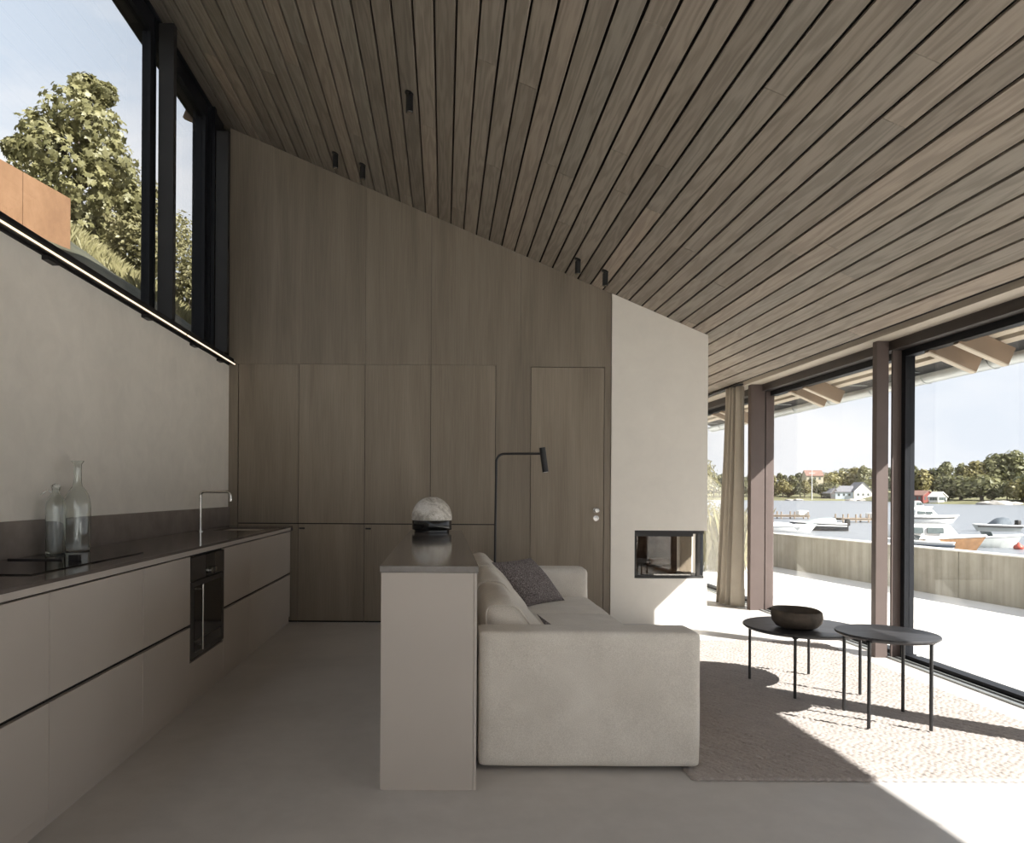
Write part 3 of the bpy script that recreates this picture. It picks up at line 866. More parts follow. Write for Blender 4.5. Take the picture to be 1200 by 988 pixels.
bs = MB().box(XL + .0005, XL + .016, 0.95, YB - .002, WT + .0005, 1.064).build('backsplash', 'splash')
tag(bs, 'low brown stone upstand along the left wall behind the worktop', 'backsplash')
# hob
hb = thing('hob', 'black glass induction hob set in the worktop below the bottles', 'hob', (-1.70, 3.2, WT))
MB().box(-1.945, -1.53, 2.66, 3.66, WT + .0005, WT + .005, .001, 1).build('glass_plate', 'hob', hb)
MB().box(-1.94, -1.70, 3.19, 3.202, WT + .0052, WT + .011).build('extractor_slot', 'soft_black', hb)
MB().box(-1.665, -1.62, 3.18, 3.21, WT + .0052, WT + .030, .002, 1).build('control_knob', 'soft_black', hb)

# tap
tp = thing('kitchen_tap', 'slim square-bent steel tap standing at the back of the worktop', 'tap', (-1.90, 5.60, WT))
MB().lathe((-1.90, 5.60, WT), [(0, 0.0003), (.024, 0.0003), (.024, .006), (.015, .008), (.0, .008)], 20).build('base_ring', 'steel', tp, True, 40)
arc = []
r = .03
x0, x1, zt = -1.90, -1.665, 1.205
arc.append((x0, 5.60, WT + .006)); arc.append((x0, 5.60, zt - r))
for k in range(1, 7):
    a = math.pi - (math.pi / 2) * k / 6
    arc.append((x0 + r + r * math.cos(a), 5.60, zt - r + r * math.sin(a)))
for k in range(0, 7):
    a = math.pi / 2 - (math.pi / 2) * k / 6
    arc.append((x1 - r + r * math.cos(a), 5.60, zt - r + r * math.sin(a)))
arc.append((x1, 5.60, zt - .075))
MB().tube(arc, .0105, 14).build('spout', 'steel', tp, True, 50)

# bottles
def bottle(name, label, loc, prof_out, wall, parts=None):
    t = thing(name, label, 'bottle', loc)
    po = [(r, z) for r, z in prof_out]
    pin = []
    for r, z in reversed(prof_out):
        pin.append((max(r - wall, 0.002), max(z, .012)))
    prof = [(0.0, 0.0)] + po + pin + [(0.0, .012)]
    # clean duplicates at the bottom of the inside
    out = []
    for p in prof:
        if not out or (abs(p[0] - out[-1][0]) + abs(p[1] - out[-1][1])) > 1e-5: out.append(p)
    MB().lathe(loc, out, 40).build('glass_body', 'bottle', t, True, 60)
    return t
tb = bottle('glass_carafe', 'tall clear glass carafe with slender neck at the rear of the hob', (-1.90, 3.66 + .06, WT + .0055 - .005),
            [(.058, 0), (.063, .006), (.063, .02), (.064, .22), (.062, .255), (.053, .295), (.036, .322), (.0235, .340), (.0195, .360), (.0185, .42), (.0195, .452), (.030, .466), (.029, .470)], .0028)
sb = bottle('swing_top_bottle', 'smaller clear glass bottle with wire stopper left of the carafe', (-1.905, 3.47 + .05, WT + .0052),
            [(.041, 0), (.045, .006), (.045, .23), (.043, .252), (.034, .275), (.022, .290), (.017, .300), (.0165, .318), (.020, .322), (.019, .328)], .0026)
bl = sb.location
MB().lathe(tuple(bl), [(.0, .3285), (.018, .3285), (.018, .338), (.0, .342)], 20).build('stopper', 'bottle', sb, True, 40)
MB().tube([(bl.x - .022, bl.y, bl.z + .30), (bl.x - .032, bl.y - .02, bl.z + .315), (bl.x - .045, bl.y - .03, bl.z + .296), (bl.x - .058, bl.y - .03, bl.z + .290)], .0018, 6).tube([(bl.x + .019, bl.y, bl.z + .31), (bl.x + .024, bl.y, bl.z + .335), (bl.x, bl.y, bl.z + .346), (bl.x - .024, bl.y, bl.z + .335), (bl.x - .019, bl.y, bl.z + .31)], .0018, 6).build('wire_clasp', 'steel', sb, True, 50)

# ------------------------------------------------------------------ island
isl = thing('island_unit', 'narrow warm grey island unit with brown stone top behind the sofa', 'island', (-.055, 4.28, 0))
IX0, IX1, IY0, IY1 = -.252, .138, 2.91, 5.64
MB().box(IX0 + .002, IX1 - .014, IY0 + .018, IY1 - .002, 0.0, .8835).build('carcass', 'cab', isl)
MB().box(IX0, IX1 - .0135, IY0, IY0 + .018, 0.0, .8835, .001, 1).build('end_panel', 'cab', isl)
MB().box(IX1 - .0125, IX1, IY0 + .0, IY1, 0.0, .8835, .001, 1).build('side_panel', 'cab', isl)
MB().box(IX0 - .006, IX1 + .006, IY0 - .006, IY1 + .006, .884, .911, .0012, 1).build('stone_top', 'stone', isl)

# dome lamp on island
dl = thing('dome_table_lamp', 'white veined alabaster dome lamp on gloss black base, on the island', 'lamp', (-.088, 5.36, .911))
MB().lathe((-.088, 5.36, .911), [(0, 0.0), (.128, 0.0), (.130, .002), (.130, .020), (.146, .021), (.148, .024), (.148, .088), (.146, .091), (0, .091)], 48).build('base', 'lamp_black', dl, True, 35)
prof = [(0, .0912), (.147, .0912), (.150, .095), (.1505, .115)]
for k in range(1, 13):
    a = math.pi / 2 * k / 12
    prof.append((.1505 * math.cos(a) if k < 12 else 0.0, .115 + .152 * math.sin(a)))
MB().lathe((-.088, 5.36, .911), prof, 48).build('dome_shade', 'alabaster', dl, True, 50)

# ------------------------------------------------------------------ sofa
so = thing('sofa', 'low oatmeal linen three-seat sofa backed against the island', 'sofa', (.64, 4.45, 0))
SX0, SX1, SY0, SY1 = .160, 1.120, 3.11, 5.86
def sp(name, c, half, r, **k):
    p = k.pop('parent', so); mt = k.pop('mat', 'sofa')
    return from_bm(name, soft_box(c, half, r, **k), mt, p)
AT = .20
sp('armrest', (.64, SY0 + AT / 2, .313), (.481, AT / 2, .293), .022, bulge=(.002, .002, .004), n=22, nz=.0022, seed=1)
sp('armrest', (.655, SY1 - AT / 2, .318), (.49, AT / 2, .298), .045, bulge=(.004, .012, .008), n=18, nz=.003, seed=2)
sp('base', (.635, (SY0 + SY1) / 2, .135), (.455, (SY1 - SY0) / 2 - AT + .005, .115), .02, n=12, nz=.001, seed=3)
sp('back', (.192, (SY0 + SY1) / 2, .315), (.034, (SY1 - SY0) / 2 - AT + .004, .265), .02, n=14, nz=.002, seed=4)
ys = np.linspace(SY0 + AT + .002, SY1 - AT - .002, 4)
for k in range(3):
    a, b_ = ys[k], ys[k + 1]
    sp('seat_cushion', (.715, (a + b_) / 2, .320), (.425, (b_ - a) / 2 - .002, .075), .032, bulge=(.008, .0, .022), n=14, nz=.004, seed=5 + k)
    HZ = (.150, .158, .163)[k]
    def lean(q, HZ=HZ, k=k):
        t = max(0, min(1, (q.z + HZ) / (2 * HZ)))
        f = 1 - .50 * t
        return Vector((-.16 + (q.x + .16) * f - .02 * t, q.y, q.z - .03 * max(0, q.x) * math.sin(q.y * 8 + k)))
    cu = sp('back_cushion', (.372, (a + b_) / 2, .395 + HZ - .005), (.16, (b_ - a) / 2 - .016, HZ), .075, bulge=(.075, .010, .040), n=18, nz=.013, seed=9 + k, fn=lean)
    # piped edge of each back cushion
    for yy in (a + .030, b_ - .030):
        pts = []
        for t in np.linspace(0, 2 * math.pi, 41):
            ct, st_ = math.cos(t), math.sin(t)
            e_ = 5.0
            px = math.copysign(abs(ct) ** (2 / e_), ct) * .156
            pz = math.copysign(abs(st_) ** (2 / e_), st_) * (HZ - .004)
            q = lean(Vector((px, 0, pz)))
            pts.append((.372 + q.x, yy, .395 + HZ - .005 + q.z))
        MB().tube(pts, .0045, 6, False).build('piping', 'sofa', cu, True)
# front edge piping and feet
MB().tube([(1.122, SY0 + .045, .06), (1.124, SY0 + .045, .30), (1.122, SY0 + .045, .55)], .004, 6).tube([(1.122, SY0 + .10, .06), (1.126, SY0 + .10, .30), (1.122, SY0 + .10, .55)], .004, 6).build('seam', 'sofa', so, True)
for x in (.24, 1.04):
    for y in (SY0 + .10, SY1 - .10):
        MB().box(x - .03, x + .03, y - .03, y + .03, 0.0 if x < 1 else .018, .03).build('foot', 'soft_black', so)

def pillow(name, label, c, e1, e2, thick, mat, group=None, seed=0, zip_=False):
    c, e1, e2 = Vector(c), Vector(e1), Vector(e2)
    nrm = e1.cross(e2).normalized()
    n = 28
    bm = bmesh.new()
    def P(u, v, s):
        t = max(0.0, (1 - abs(u) ** 2.6)) ** .6 * max(0.0, (1 - abs(v) ** 2.6)) ** .6
        uu = u * (1 - .055 * (1 - v * v) * abs(u)); vv = v * (1 - .055 * (1 - u * u) * abs(v))
        p = c + e1 * uu + e2 * vv + nrm * (s * t * thick)
        w = mnoise.noise_vector(p * 6 + Vector((seed, 0, seed)))
        return p + w * .010 * t
    g = {}
    for s in (1, -1):
        for i in range(n + 1):
            for j in range(n + 1):
                edge = i in (0, n) or j in (0, n)
                if edge and s == -1:
                    g[(s, i, j)] = g[(1, i, j)]
                else:
                    g[(s, i, j)] = bm.verts.new(P(-1 + 2 * i / n, -1 + 2 * j / n, s))
        for i in range(n):
            for j in range(n):
                q = [g[(s, i, j)], g[(s, i + 1, j)], g[(s, i + 1, j + 1)], g[(s, i, j + 1)]]
                bm.faces.new(q if s == 1 else q[::-1])
    me = bpy.data.meshes.new(name)
    bmesh.ops.recalc_face_normals(bm, faces=bm.faces)
    for v in bm.verts: v.co -= c
    bm.to_mesh(me); bm.free()
    o = link(name, me, mat, None, True)
    o.location = c
    return tag(o, label, 'pillow', group)
pillow('throw_pillow', 'mauve-grey speckled throw pillow leaning against the far back cushion', (.625, 5.222, .562), (.1575, .1475, .005), (-.1225, .0375, .155), .078, 'boucle', None, 3)
pillow('throw_pillow', 'mauve-grey speckled pillow with only a corner showing above the near armrest', (.655, 3.42, .425), (.125, .01, -.085), (-.085, .0, .125), .05, 'boucle', None, 8)

# ------------------------------------------------------------------ rug (looped wool, real relief)
rx0, rx1, ry0, ry1 = 1.055, 3.085, 3.02, 5.88
st = 0.0056
nx, ny = int((rx1 - rx0) / st), int((ry1 - ry0) / st)
gx, gy = np.meshgrid(np.linspace(rx0, rx1, nx), np.linspace(ry0, ry1, ny), indexing='ij')
u_ = (gx * .80 + gy * .60) / .027 + .30 * np.sin(gx * 41 + 2 * np.sin(gy * 23)) + .22 * np.sin(gy * 67 - gx * 19)
v_ = (-gx * .60 + gy * .80) / .029
row = np.floor(u_)
ph = v_ + np.mod(np.sin(row * 12.9898) * 437.58, 1.0) + .2 * np.sin(gx * 53 + gy * 31)
cu_ = np.abs(np.sin(np.pi * u_)) ** .6
cv_ = np.abs(np.sin(np.pi * ph)) ** .6
jit = np.sin(row * 78.233 + np.floor(ph) * 37.719) * .5 + .5
hz = .0065 + .0095 * cu_ * (.35 + .65 * cv_) * (.6 + .4 * jit) + .0015 * np.sin(gx * 9) * np.sin(gy * 7)
edge = np.minimum.reduce([(gx - rx0), (rx1 - gx), (gy - ry0), (ry1 - gy)])
hz = hz * np.clip(edge / .012 + .15, 0, 1)
gxx = gx + .003 * np.sin(gy * 140) * (edge < .01); gyy = gy + .004 * np.sin(gx * 150) * (edge < .01)
vv = np.stack([gxx, gyy, hz + .0005], -1).reshape(-1, 3)
idx = np.arange(nx * ny).reshape(nx, ny)
ff = np.stack([idx[:-1, :-1], idx[1:, :-1], idx[1:, 1:], idx[:-1, 1:]], -1).reshape(-1, 4)
me = bpy.data.meshes.new('rug')
me.vertices.add(len(vv)); me.vertices.foreach_set('co', vv.ravel())
me.loops.add(ff.size); me.loops.foreach_set('vertex_index', ff.ravel())
me.polygons.add(len(ff)); me.polygons.foreach_set('loop_start', np.arange(0, ff.size, 4)); me.polygons.foreach_set('loop_total', np.full(len(ff), 4))
me.update(calc_edges=True)
rug = link('rug', me, 'rug', None, True)
tag(rug, 'taupe looped wool rug under the coffee tables', 'rug')

# ------------------------------------------------------------------ coffee tables
def ctable(label, c, R, H, legs):
    t = thing('coffee_table', label, 'coffee table', (c[0], c[1], 0.0175), 'black round coffee tables')
    MB().lathe((c[0], c[1], 0), [(0, H - .022), (R - .016, H - .022), (R, H - .010), (R, H - .002), (R - .002, H), (0, H)], 72).build('tabletop', 'table', t, True, 30)
    for x, y in legs:
        MB().tube([(x, y, .0175), (x, y, H - .0225)], .0085, 12).lathe((x, y, H - .026), [(0, 0), (.016, 0), (.016, .004), (0, .004)], 12).build('leg', 'black_metal', t, True, 40)
    return t
ctable('larger low black round coffee table carrying the dark bowl', (2.240, 4.465), .345, .392, [(1.985, 4.635), (2.06, 4.19), (2.43, 4.76), (2.495, 4.285)])
ctable('smaller taller black round coffee table nearest the window, empty', (2.352, 3.800), .243, .482, [(2.178, 3.661), (2.473, 3.627), (2.535, 3.947), (2.22, 3.964)])
# bowl
def bw(r, z, a):
    k = 1 + .02 * math.sin(2 * a + .6) + .008 * math.sin(5 * a)
    lift = .008 * math.sin(a - .6) + .002 * math.sin(3 * a)
    return r * k, z + (lift * (z / .11) if z > .02 else 0)
bo = MB().lathe((2.172, 4.40, .3925), [(0, 0), (.085, 0.0), (.118, .012), (.140, .040), (.147, .075), (.143, .106), (.136, .112), (.128, .106), (.126, .07), (.108, .035), (.07, .022), (0, .02)], 48, bw).build('wooden_bowl', 'bowl', None, True)
tag(bo, 'dark rough-hewn round wooden bowl on the larger coffee table', 'bowl')

# ------------------------------------------------------------------ floor lamp
LX, LY = .440, 6.18
fl_ = thing('reading_floor_lamp', 'slender black floor lamp with bent arm behind the sofa', 'floor lamp', (LX, LY, 0))
MB().lathe((LX, LY, 0), [(0, 0.0005), (.12, 0.0005), (.12, .012), (.0, .014)], 32).build('base', 'black_metal', fl_, True, 40)
ZT = 1.545
pts = [(LX, LY, .012), (LX + .012, LY, ZT - .07)]
for k in range(1, 8):
    a = math.pi - (math.pi / 2) * k / 8
    pts.append((LX + .012 + .07 + .07 * math.cos(a), LY, ZT - .07 + .07 * math.sin(a)))
pts.append((LX + .082, LY, ZT)); pts.append((LX + .40, LY, ZT + .004))
MB().tube(pts, .0105, 12).build('pole', 'black_metal', fl_, True, 50)
s0 = Vector((LX + .405, LY - .012, ZT + .055)); s1 = Vector((LX + .435, LY - .012, ZT - .155))
ax = (s1 - s0).normalized()
MB().tube([s0, s0 + (s1 - s0) * .5, s1], .0265, 20).build('lamp_shade', 'black_metal', fl_, True, 40)
MB().tube([s1 - ax * .002, s1 + ax * .003], .020, 16).build('lens', 'white', fl_, True, 40)

# ------------------------------------------------------------------ ceiling spotlights
slab = ['black ceiling spotlight alone in the middle of the plank ceiling', 'black ceiling spotlight near the back wall, the one closest to the clerestory',
        'black ceiling spotlight near the back wall, next in from the clerestory one', 'black ceiling spotlight near the back wall, left of the one beside the chimney',
        'black ceiling spotlight nearest the top of the chimney breast']
for (x, y), lab in zip([(-.241, 4.70), (-.954, 6.19), (-.716, 6.175), (1.147, 6.20), (1.385, 6.20)], slab):
    z = cz(x)
    t = thing('ceiling_spotlight', lab, 'spotlight', (x, y, z), 'small black ceiling spotlights')
    nrm = Vector((math.sin(TH), 0, math.cos(TH)))
    c = Vector((x, y, z))
    MB().tube([c + nrm * .004, c - nrm * .008], .030, 18).build('canopy', 'black_metal', t, True, 40)
    b0 = c - nrm * .008 + Vector((.004, 0, -.006))
    MB().tube([c - nrm * .006, b0 + Vector((0, 0, -.012))], .012, 10).build('swivel', 'black_metal', t, True, 40)
    MB().tube([b0 + Vector((0, 0, -.008)), b0 + Vector((0, 0, -.112))], .024, 20).build('barrel', 'black_metal', t, True, 40)
    MB().tube([b0 + Vector((0, 0, -.1121)), b0 + Vector((0, 0, -.116))], .016, 16).build('lens', 'steel', t, True, 40)

# ------------------------------------------------------------------ curtain
pts_top = []
N = 150
verts, faces = [], []
rows_ = 26
for j in range(rows_ + 1):
    f = j / rows_
    z = 2.36 - f * 2.352
    spread = .60 + .38 * f ** 1.6
    for i in range(N + 1):
        s = i / N
        yy = 7.60 + (s * .44) * spread
        amp = .040 + .022 * f
        xx = 3.150 - .045 * f * s - .04 * s + amp * math.sin(s * 2 * math.pi * 4.5 + .5 * math.sin(3 * f)) * (1 - .15 * math.sin(7 * s + 2 * f))
        verts.append((xx, yy + .012 * math.sin(s * 40 + f * 2), z))
for j in range(rows_):
    for i in range(N):
        a = j * (N + 1) + i
        faces.append((a, a + 1, a + N + 2, a + N + 1))
ct = thing('curtain', 'floor-length sand linen curtain gathered beside the far window post', 'curtain', (3.13, 7.78, 0))
cp = raw('drape', verts, faces, 'curtain', ct, True)
so_ = cp.modifiers.new('thick', 'SOLIDIFY'); so_.thickness = .005
MB().box(3.10, 3.17, 7.56, 9.6, 2.362, 2.374).build('curtain_track', 'soft_black', ct)

# ------------------------------------------------------------------ terrace and parapet
tr_ = MB().prism([(-2.3, -16), (10.2, -16), (8.7, -7), (3.3, 28), (-2.3, 28), (-2.3, 10.21), (3.56, 10.21), (3.56, YR - .01), (-2.3, YR - .01)], (-.16, -.022), 'Z').build('ground_terrace', 'terrace')  # part behind the rear gable is unseen, added to bounce sun indoors
struct(tr_, 'pale sunlit concrete terrace outside the windows', 'terrace')
d = Vector((-.157, 1, 0)).normalized()
nrm = Vector((d.y, -d.x, 0))
pp = thing('wall_terrace', 'low board-marked concrete parapet wall along the terrace', 'wall', (6.1, 9.2, 0), None, 'structure')
def pline(y): return Vector((6.074 - .157 * (y - 9.265), y, 0))
yj = -16.0
seg = 0
while yj < 30:
    a, b_ = pline(yj), pline(min(yj + 4.1, 30) - .006)
    c = (a + b_) / 2 + nrm * .1
    MB().obox(c + Vector((0, 0, .255)), (b_ - a) / 2, nrm * .1, Vector((0, 0, .278)), .004).build('concrete_panel', 'parapet', pp)
    MB().obox(c + Vector((0, 0, .540)), (b_ - a) / 2, nrm * .11, Vector((0, 0, .007))).build('coping', 'coping', pp)
    yj += 4.1

# ------------------------------------------------------------------ plants beside the passage window
def leaf_cards(n, pts_fn, size, shape='quad', up=.3, rs=None):
    rs = rs or random
    verts, faces = [], []
    for _ in range(n):
        p, nr = pts_fn()
        nr = (nr + Vector((rs.uniform(-1, 1), rs.uniform(-1, 1), rs.uniform(-1, 1))) * .8 + Vector((0, 0, up))).normalized()
        t = nr.cross(Vector((rs.uniform(-1, 1), rs.uniform(-1, 1), rs.uniform(-1, 1)))).normalized()
        b = nr.cross(t)
        s = size * rs.uniform(.65, 1.3)
        if shape == 'quad':
            sh = [(-.5, 0), (0, -.32), (.55, 0), (0, .32)]
        else:
            sh = [(-.5, 0), (-.28, -.18), (-.42, -.46), (-.08, -.34), (.12, -.55), (.2, -.2), (.62, 0), (.2, .2), (.12, .55), (-.08, .34), (-.42, .46), (-.28, .18)]
        k = len(verts)
        for x, y in sh:
            verts.append(p + t * (x * s) + b * (y * s) + nr * (-.15 * s * (x * x + y * y) * 2))
        faces.append(tuple(range(k, k + len(sh))))
    return verts, faces

def blob_pts(blobs, rs=random, shell=.55):
    def fn():
        c, r = rs.choice(blobs)
        while True:
            d_ = Vector((rs.uniform(-1, 1), rs.uniform(-1, 1), rs.uniform(-1, 1)))
            if .05 < d_.length <= 1: break
        d_n = d_.normalized()
        rad = shell + (1 - shell) * rs.random()
        return Vector(c) + Vector((d_n.x * r[0], d_n.y * r[1], d_n.z * r[2])) * rad, d_n
    return fn

def grass_blades(n, pos_fn, h, w=.012, lean_=.5, rs=random):
    verts, faces = [], []
    for _ in range(n):
        p = pos_fn()
        a = rs.uniform(0, 2 * math.pi); hh = h * rs.uniform(.5, 1.3); le = hh * lean_ * rs.random()
        dx, dy = math.cos(a), math.sin(a)
        k = len(verts)
        wx, wy = -dy * w, dx * w
        m_ = Vector((p[0] + dx * le * .35, p[1] + dy * le * .35, p[2] + hh * .6))
        tp_ = Vector((p[0] + dx * le, p[1] + dy * le, p[2] + hh))
        verts += [Vector((p[0] - wx, p[1] - wy, p[2] - .03)), Vector((p[0] + wx, p[1] + wy, p[2] - .03)), m_ + Vector((wx * .7, wy * .7, 0)), tp_, m_ - Vector((wx * .7, wy * .7, 0))]
        faces.append((k, k + 1, k + 2, k + 3, k + 4))
    return verts, faces

def shrub(name, label, cat, loc, blobs, n, size, mat, group=None, shape='quad', stem=None, stem_r=.05):
    t = thing(name, label, cat, loc, group)
    bl_ = [((loc[0] + c[0], loc[1] + c[1], loc[2] + c[2]), r) for c, r in blobs]
    v, f = leaf_cards(n, blob_pts(bl_), size, shape)
    o = raw('foliage', v, f, mat, t)
    o['kind'] = 'stuff'
    mb = MB()
    st_ = stem or [(0, 0, 0), (0, 0, blobs[0][0][2])]
    pts = [(loc[0] + x, loc[1] + y, loc[2] + z) for x, y, z in st_]
    mb.tube(pts, [stem_r * (1 - .6 * i / max(1, len(pts) - 1)) for i in range(len(pts))], 8)
    for c, r in blobs:
        mb.tube([pts[-1 if len(pts) < 3 else 1], (loc[0] + c[0] * .6, loc[1] + c[1] * .6, (pts[-1][2] + loc[2] + c[2]) / 2), (loc[0] + c[0], loc[1] + c[1], loc[2] + c[2])], [stem_r * .5, stem_r * .35, stem_r * .15], 6)
    mb.build('trunk', 'bark', t, True)
    return t

shrub('young_birch', 'sunlit young birch seen through the passage window', 'tree', (4.75, 13.6, -.03), [((0, 0, 1.35), (.42, .42, .40)), ((.2, .2, 1.65), (.32, .3, .3)), ((-.2, .1, 1.0), (.30, .3, .3)), ((.25, -.1, .8), (.3, .3, .35))], 2600, .05, 'shrub', None, 'quad', None, .03)
gp = thing('feather_grass', 'tall pale feather grass beside the terrace at the passage window', 'grass plant', (4.55, 11.6, -.022))
v, f = grass_blades(420, lambda: (4.55 + random.gauss(0, .14), 11.6 + random.gauss(0, .22), -.022), .85, .006, .5)
raw('blades', v, f, 'grass', gp)['kind'] = 'stuff'

# ------------------------------------------------------------------ lake, far shore
wa = raw('water_lake', [(-900, -200, -2.0), (1600, -200, -2.0), (1600, 900, -2.0), (-900, 900, -2.0)], [(0, 1, 2, 3)], 'water')
struct(wa, 'grey-blue lake water rippling beyond the terrace', 'water')
shore = [(-400, 470), (-50, 420), (100, 392), (176, 374), (219, 380), (207, 332), (187, 290), (184, 267), (199, 245), (300, 226), (520, 215)]
verts, faces = [], []
prof = [(0, -2.3), (1.5, -1.7), (8, -1.3), (22, -.6), (50, 1.0), (110, 3.5), (260, 7)]
dense = []
for a, b_ in zip(shore, shore[1:]):
    for k in range(8):
        t = k / 8
        dense.append((a[0] + (b_[0] - a[0]) * t, a[1] + (b_[1] - a[1]) * t))
dense.append(shore[-1])
for i, (x, y) in enumerate(dense):
    a = Vector(dense[max(i - 1, 0)]); b_ = Vector(dense[min(i + 1, len(dense) - 1)])
    outd = Vector((.45, .9)).normalized()
    for d_, z in prof:
        nz = mnoise.noise(Vector((x * .05, y * .05, d_ * .04)))
        verts.append((x + outd.x * d_ + nz * 3, y + outd.y * d_, z + (nz * 1.2 if d_ > 2 else nz * .3)))
np_ = len(prof)
for i in range(len(dense) - 1):
    for j in range(np_ - 1):
        a = i * np_ + j
        faces.append((a, a + np_, a + np_ + 1, a + 1))
sh = raw('hills_shore', verts, faces, 'shore', None, True)
struct(sh, 'low grassy far shore across the lake', 'shore')

def far_tree_proto(kind, rs):
    if kind == 0: bl = [((0, 0, 6.4), (3.4, 3.4, 3.0)), ((1.8, .4, 5.0), (2.4, 2.4, 2.4)), ((-1.9, -.3, 5.2), (2.4, 2.4, 2.3)), ((.3, 0, 8.4), (2.0, 2.0, 1.8))]
    elif kind == 1: bl = [((0, 0, 5.2), (2.6, 2.6, 3.8)), ((.6, 0, 8.2), (1.8, 1.8, 2.2)), ((-.8, 0, 3.6), (2.2, 2.2, 2.2))]
    else: bl = [((0, 0, 3.6), (3.8, 3.4, 2.4)), ((2.2, 0, 3.0), (2.2, 2.2, 1.9)), ((-2.4, 0, 2.8), (2.2, 2.2, 1.9))]
    v, f = leaf_cards(900, blob_pts(bl, rs, .6), .95, 'quad', .3, rs)
    m_ = bpy.data.meshes.new('crown'); m_.from_pydata([tuple(q) for q in v], [], f); m_.update()
    tb_ = MB().tube([(0, 0, -1.5), (.1, 0, 2), (0, 0, 6 if kind < 2 else 3)], [.35, .28, .12], 6)
    bmesh.ops.recalc_face_normals(tb_.bm, faces=tb_.bm.faces)
    m2 = bpy.data.meshes.new('trunk'); tb_.bm.to_mesh(m2); tb_.bm.free()
    m2.materials.append(M['bark'])
    return m_, m2
protos = []
rs = random.Random(5)
for mat in ('far_leaf', 'far_leaf_gold', 'far_dark'):
    for kind in range(3):
        c_, t_ = far_tree_proto(kind, rs)
        c_.materials.append(M[mat])
        protos.append((mat, kind, c_, t_))
lab_far = {'far_leaf': 'green leafy tree', 'far_leaf_gold': 'yellow-green leafy tree', 'far_dark': 'dark green tree'}
def far_tree(u, Y, zb, h, mat, kind, where):
    x = (u - 520) / 840 * Y
    m, k, c_, t_ = [p for p in protos if p[0] == mat and p[1] == kind][0]
    t = thing('shore_tree', lab_far[mat] + ' ' + where, 'tree', (x, Y, zb), lab_far[mat] + ' ' + where)
    s = h / (10.2 if kind < 2 else 6.0)
    t.scale = (s * rs.uniform(.85, 1.2), s * rs.uniform(.85, 1.2), s)
    t.rotation_euler = (0, 0, rs.uniform(0, 6.28))
    for nm, me_ in (('crown', c_), ('trunk', t_)):
        o = bpy.data.objects.new(nm, me_); COL.objects.link(o); o.parent = t
mats = ['far_leaf', 'far_leaf', 'far_leaf_gold', 'far_dark']
# right bank: tall belt of trees, two rows
for i, u in enumerate(np.concatenate([np.arange(1046, 1240, 9.5), np.arange(1240, 1560, 15.0)])):
    uu = u + rs.uniform(-3, 3)
    hh = 12.0 + 5.5 * min(1, max(0, (uu - 1060) / 110)) + rs.uniform(-3.0, 3.5)
    far_tree(uu, 296 + rs.uniform(-6, 10), -.6, hh, rs.choice(mats), rs.choice((0, 1, 0)), 'in the tall back row of the right-hand shore belt')
for i, u in enumerate(np.arange(1112, 1290, 17.0)):
    yb_ = 290 - 45 * min(1, max(0, (u - 1060) / 130))
    far_tree(u + rs.uniform(-4, 4), yb_ + 9 + rs.uniform(-2, 4), -1.6, 10.0 + rs.uniform(-2.5, 3.0), rs.choice(mats), rs.choice((0, 1, 2)), 'at the waterline of the right-hand shore belt')
# left hill
for u in np.arange(800, 1046, 7.0):
    far_tree(u + rs.uniform(-3, 3), 452 + rs.uniform(-8, 8), 3.0, 10.5 + 5.0 * math.exp(-((u - 1002) / 26) ** 2) + rs.uniform(-2, 2), rs.choice(mats), rs.choice((0, 1, 2)), 'on the skyline of the hill behind the white house')
for u in list(np.arange(800, 972, 9.0)) + [1014, 1022, 1032]:
    far_tree(u + rs.uniform(-3, 3), 400 + rs.uniform(-4, 10), -1.0, 9.5 + rs.uniform(-2, 2.5), rs.choice(mats), rs.choice((0, 2, 2)), 'in the front row on the shore near the white house')

def house(name, label, u, Y, zb, w, dp, h, rh, wall, roof, rot=0.0):
    x = (u - 520) / 840 * Y
    t = thing(name, label, 'house', (0, 0, 0))
    MB().box(-w / 2, w / 2, -dp / 2, dp / 2, -2, h).prism([(-w / 2, h), (w / 2, h), (0, h + rh)], (-dp / 2, dp / 2)).build('walls', wall, t)
    e_ = .35
    for s in (-1, 1):
        p = [(s * (w / 2 + e_), h - rh * e_ / (w / 2)), (0, h + rh), (0, h + rh + .3), (s * (w / 2 + e_), h - rh * e_ / (w / 2) + .3)]
        MB().prism(p, (-dp / 2 - e_, dp / 2 + e_)).build('roof', roof, t)
    for k in (-1, 0, 1):
        MB().box(k * w * .28 - .5, k * w * .28 + .5, -dp / 2 - .05, -dp / 2 + .02, h * .4, h * .4 + 1.3).build('window', 'boat_glass', t)
        MB().box(-w / 2 - .05, -w / 2 + .02, k * dp * .28 - .5, k * dp * .28 + .5, h * .4, h * .4 + 1.3).build('window', 'boat_glass', t)
    t.location = (x, Y, zb); t.rotation_euler = (0, 0, rot)
    return t
house('white_house', 'white gabled house with grey roof on the far shore', 1006, 390, -1.0, 9, 12, 4.2, 4.6, 'white_wall', 'roof_grey', -.15)
house('pale_blue_house', 'pale blue house with grey roof beside the white gabled one', 988, 391, -1.0, 7, 9, 3.8, 3.0, 'blue_wall', 'roof_grey', 1.2)
house('boathouse', 'small dark tarred boathouse at the far waterline', 973, 392, -1.2, 5.5, 6, 3.2, 2.4, 'dark_wall', 'roof_grey', .3)
house('cream_house', 'cream house with red roof high on the far hill', 952, 425, 8.5, 13, 9, 3.6, 3.2, 'yellow_wall', 'roof_red', 1.3)
house('red_boathouse', 'red boathouse at the water beside the tree belt', 1079, 282, -1.7, 6.5, 6, 2.8, 1.7, 'red_wall', 'roof_red', .4)
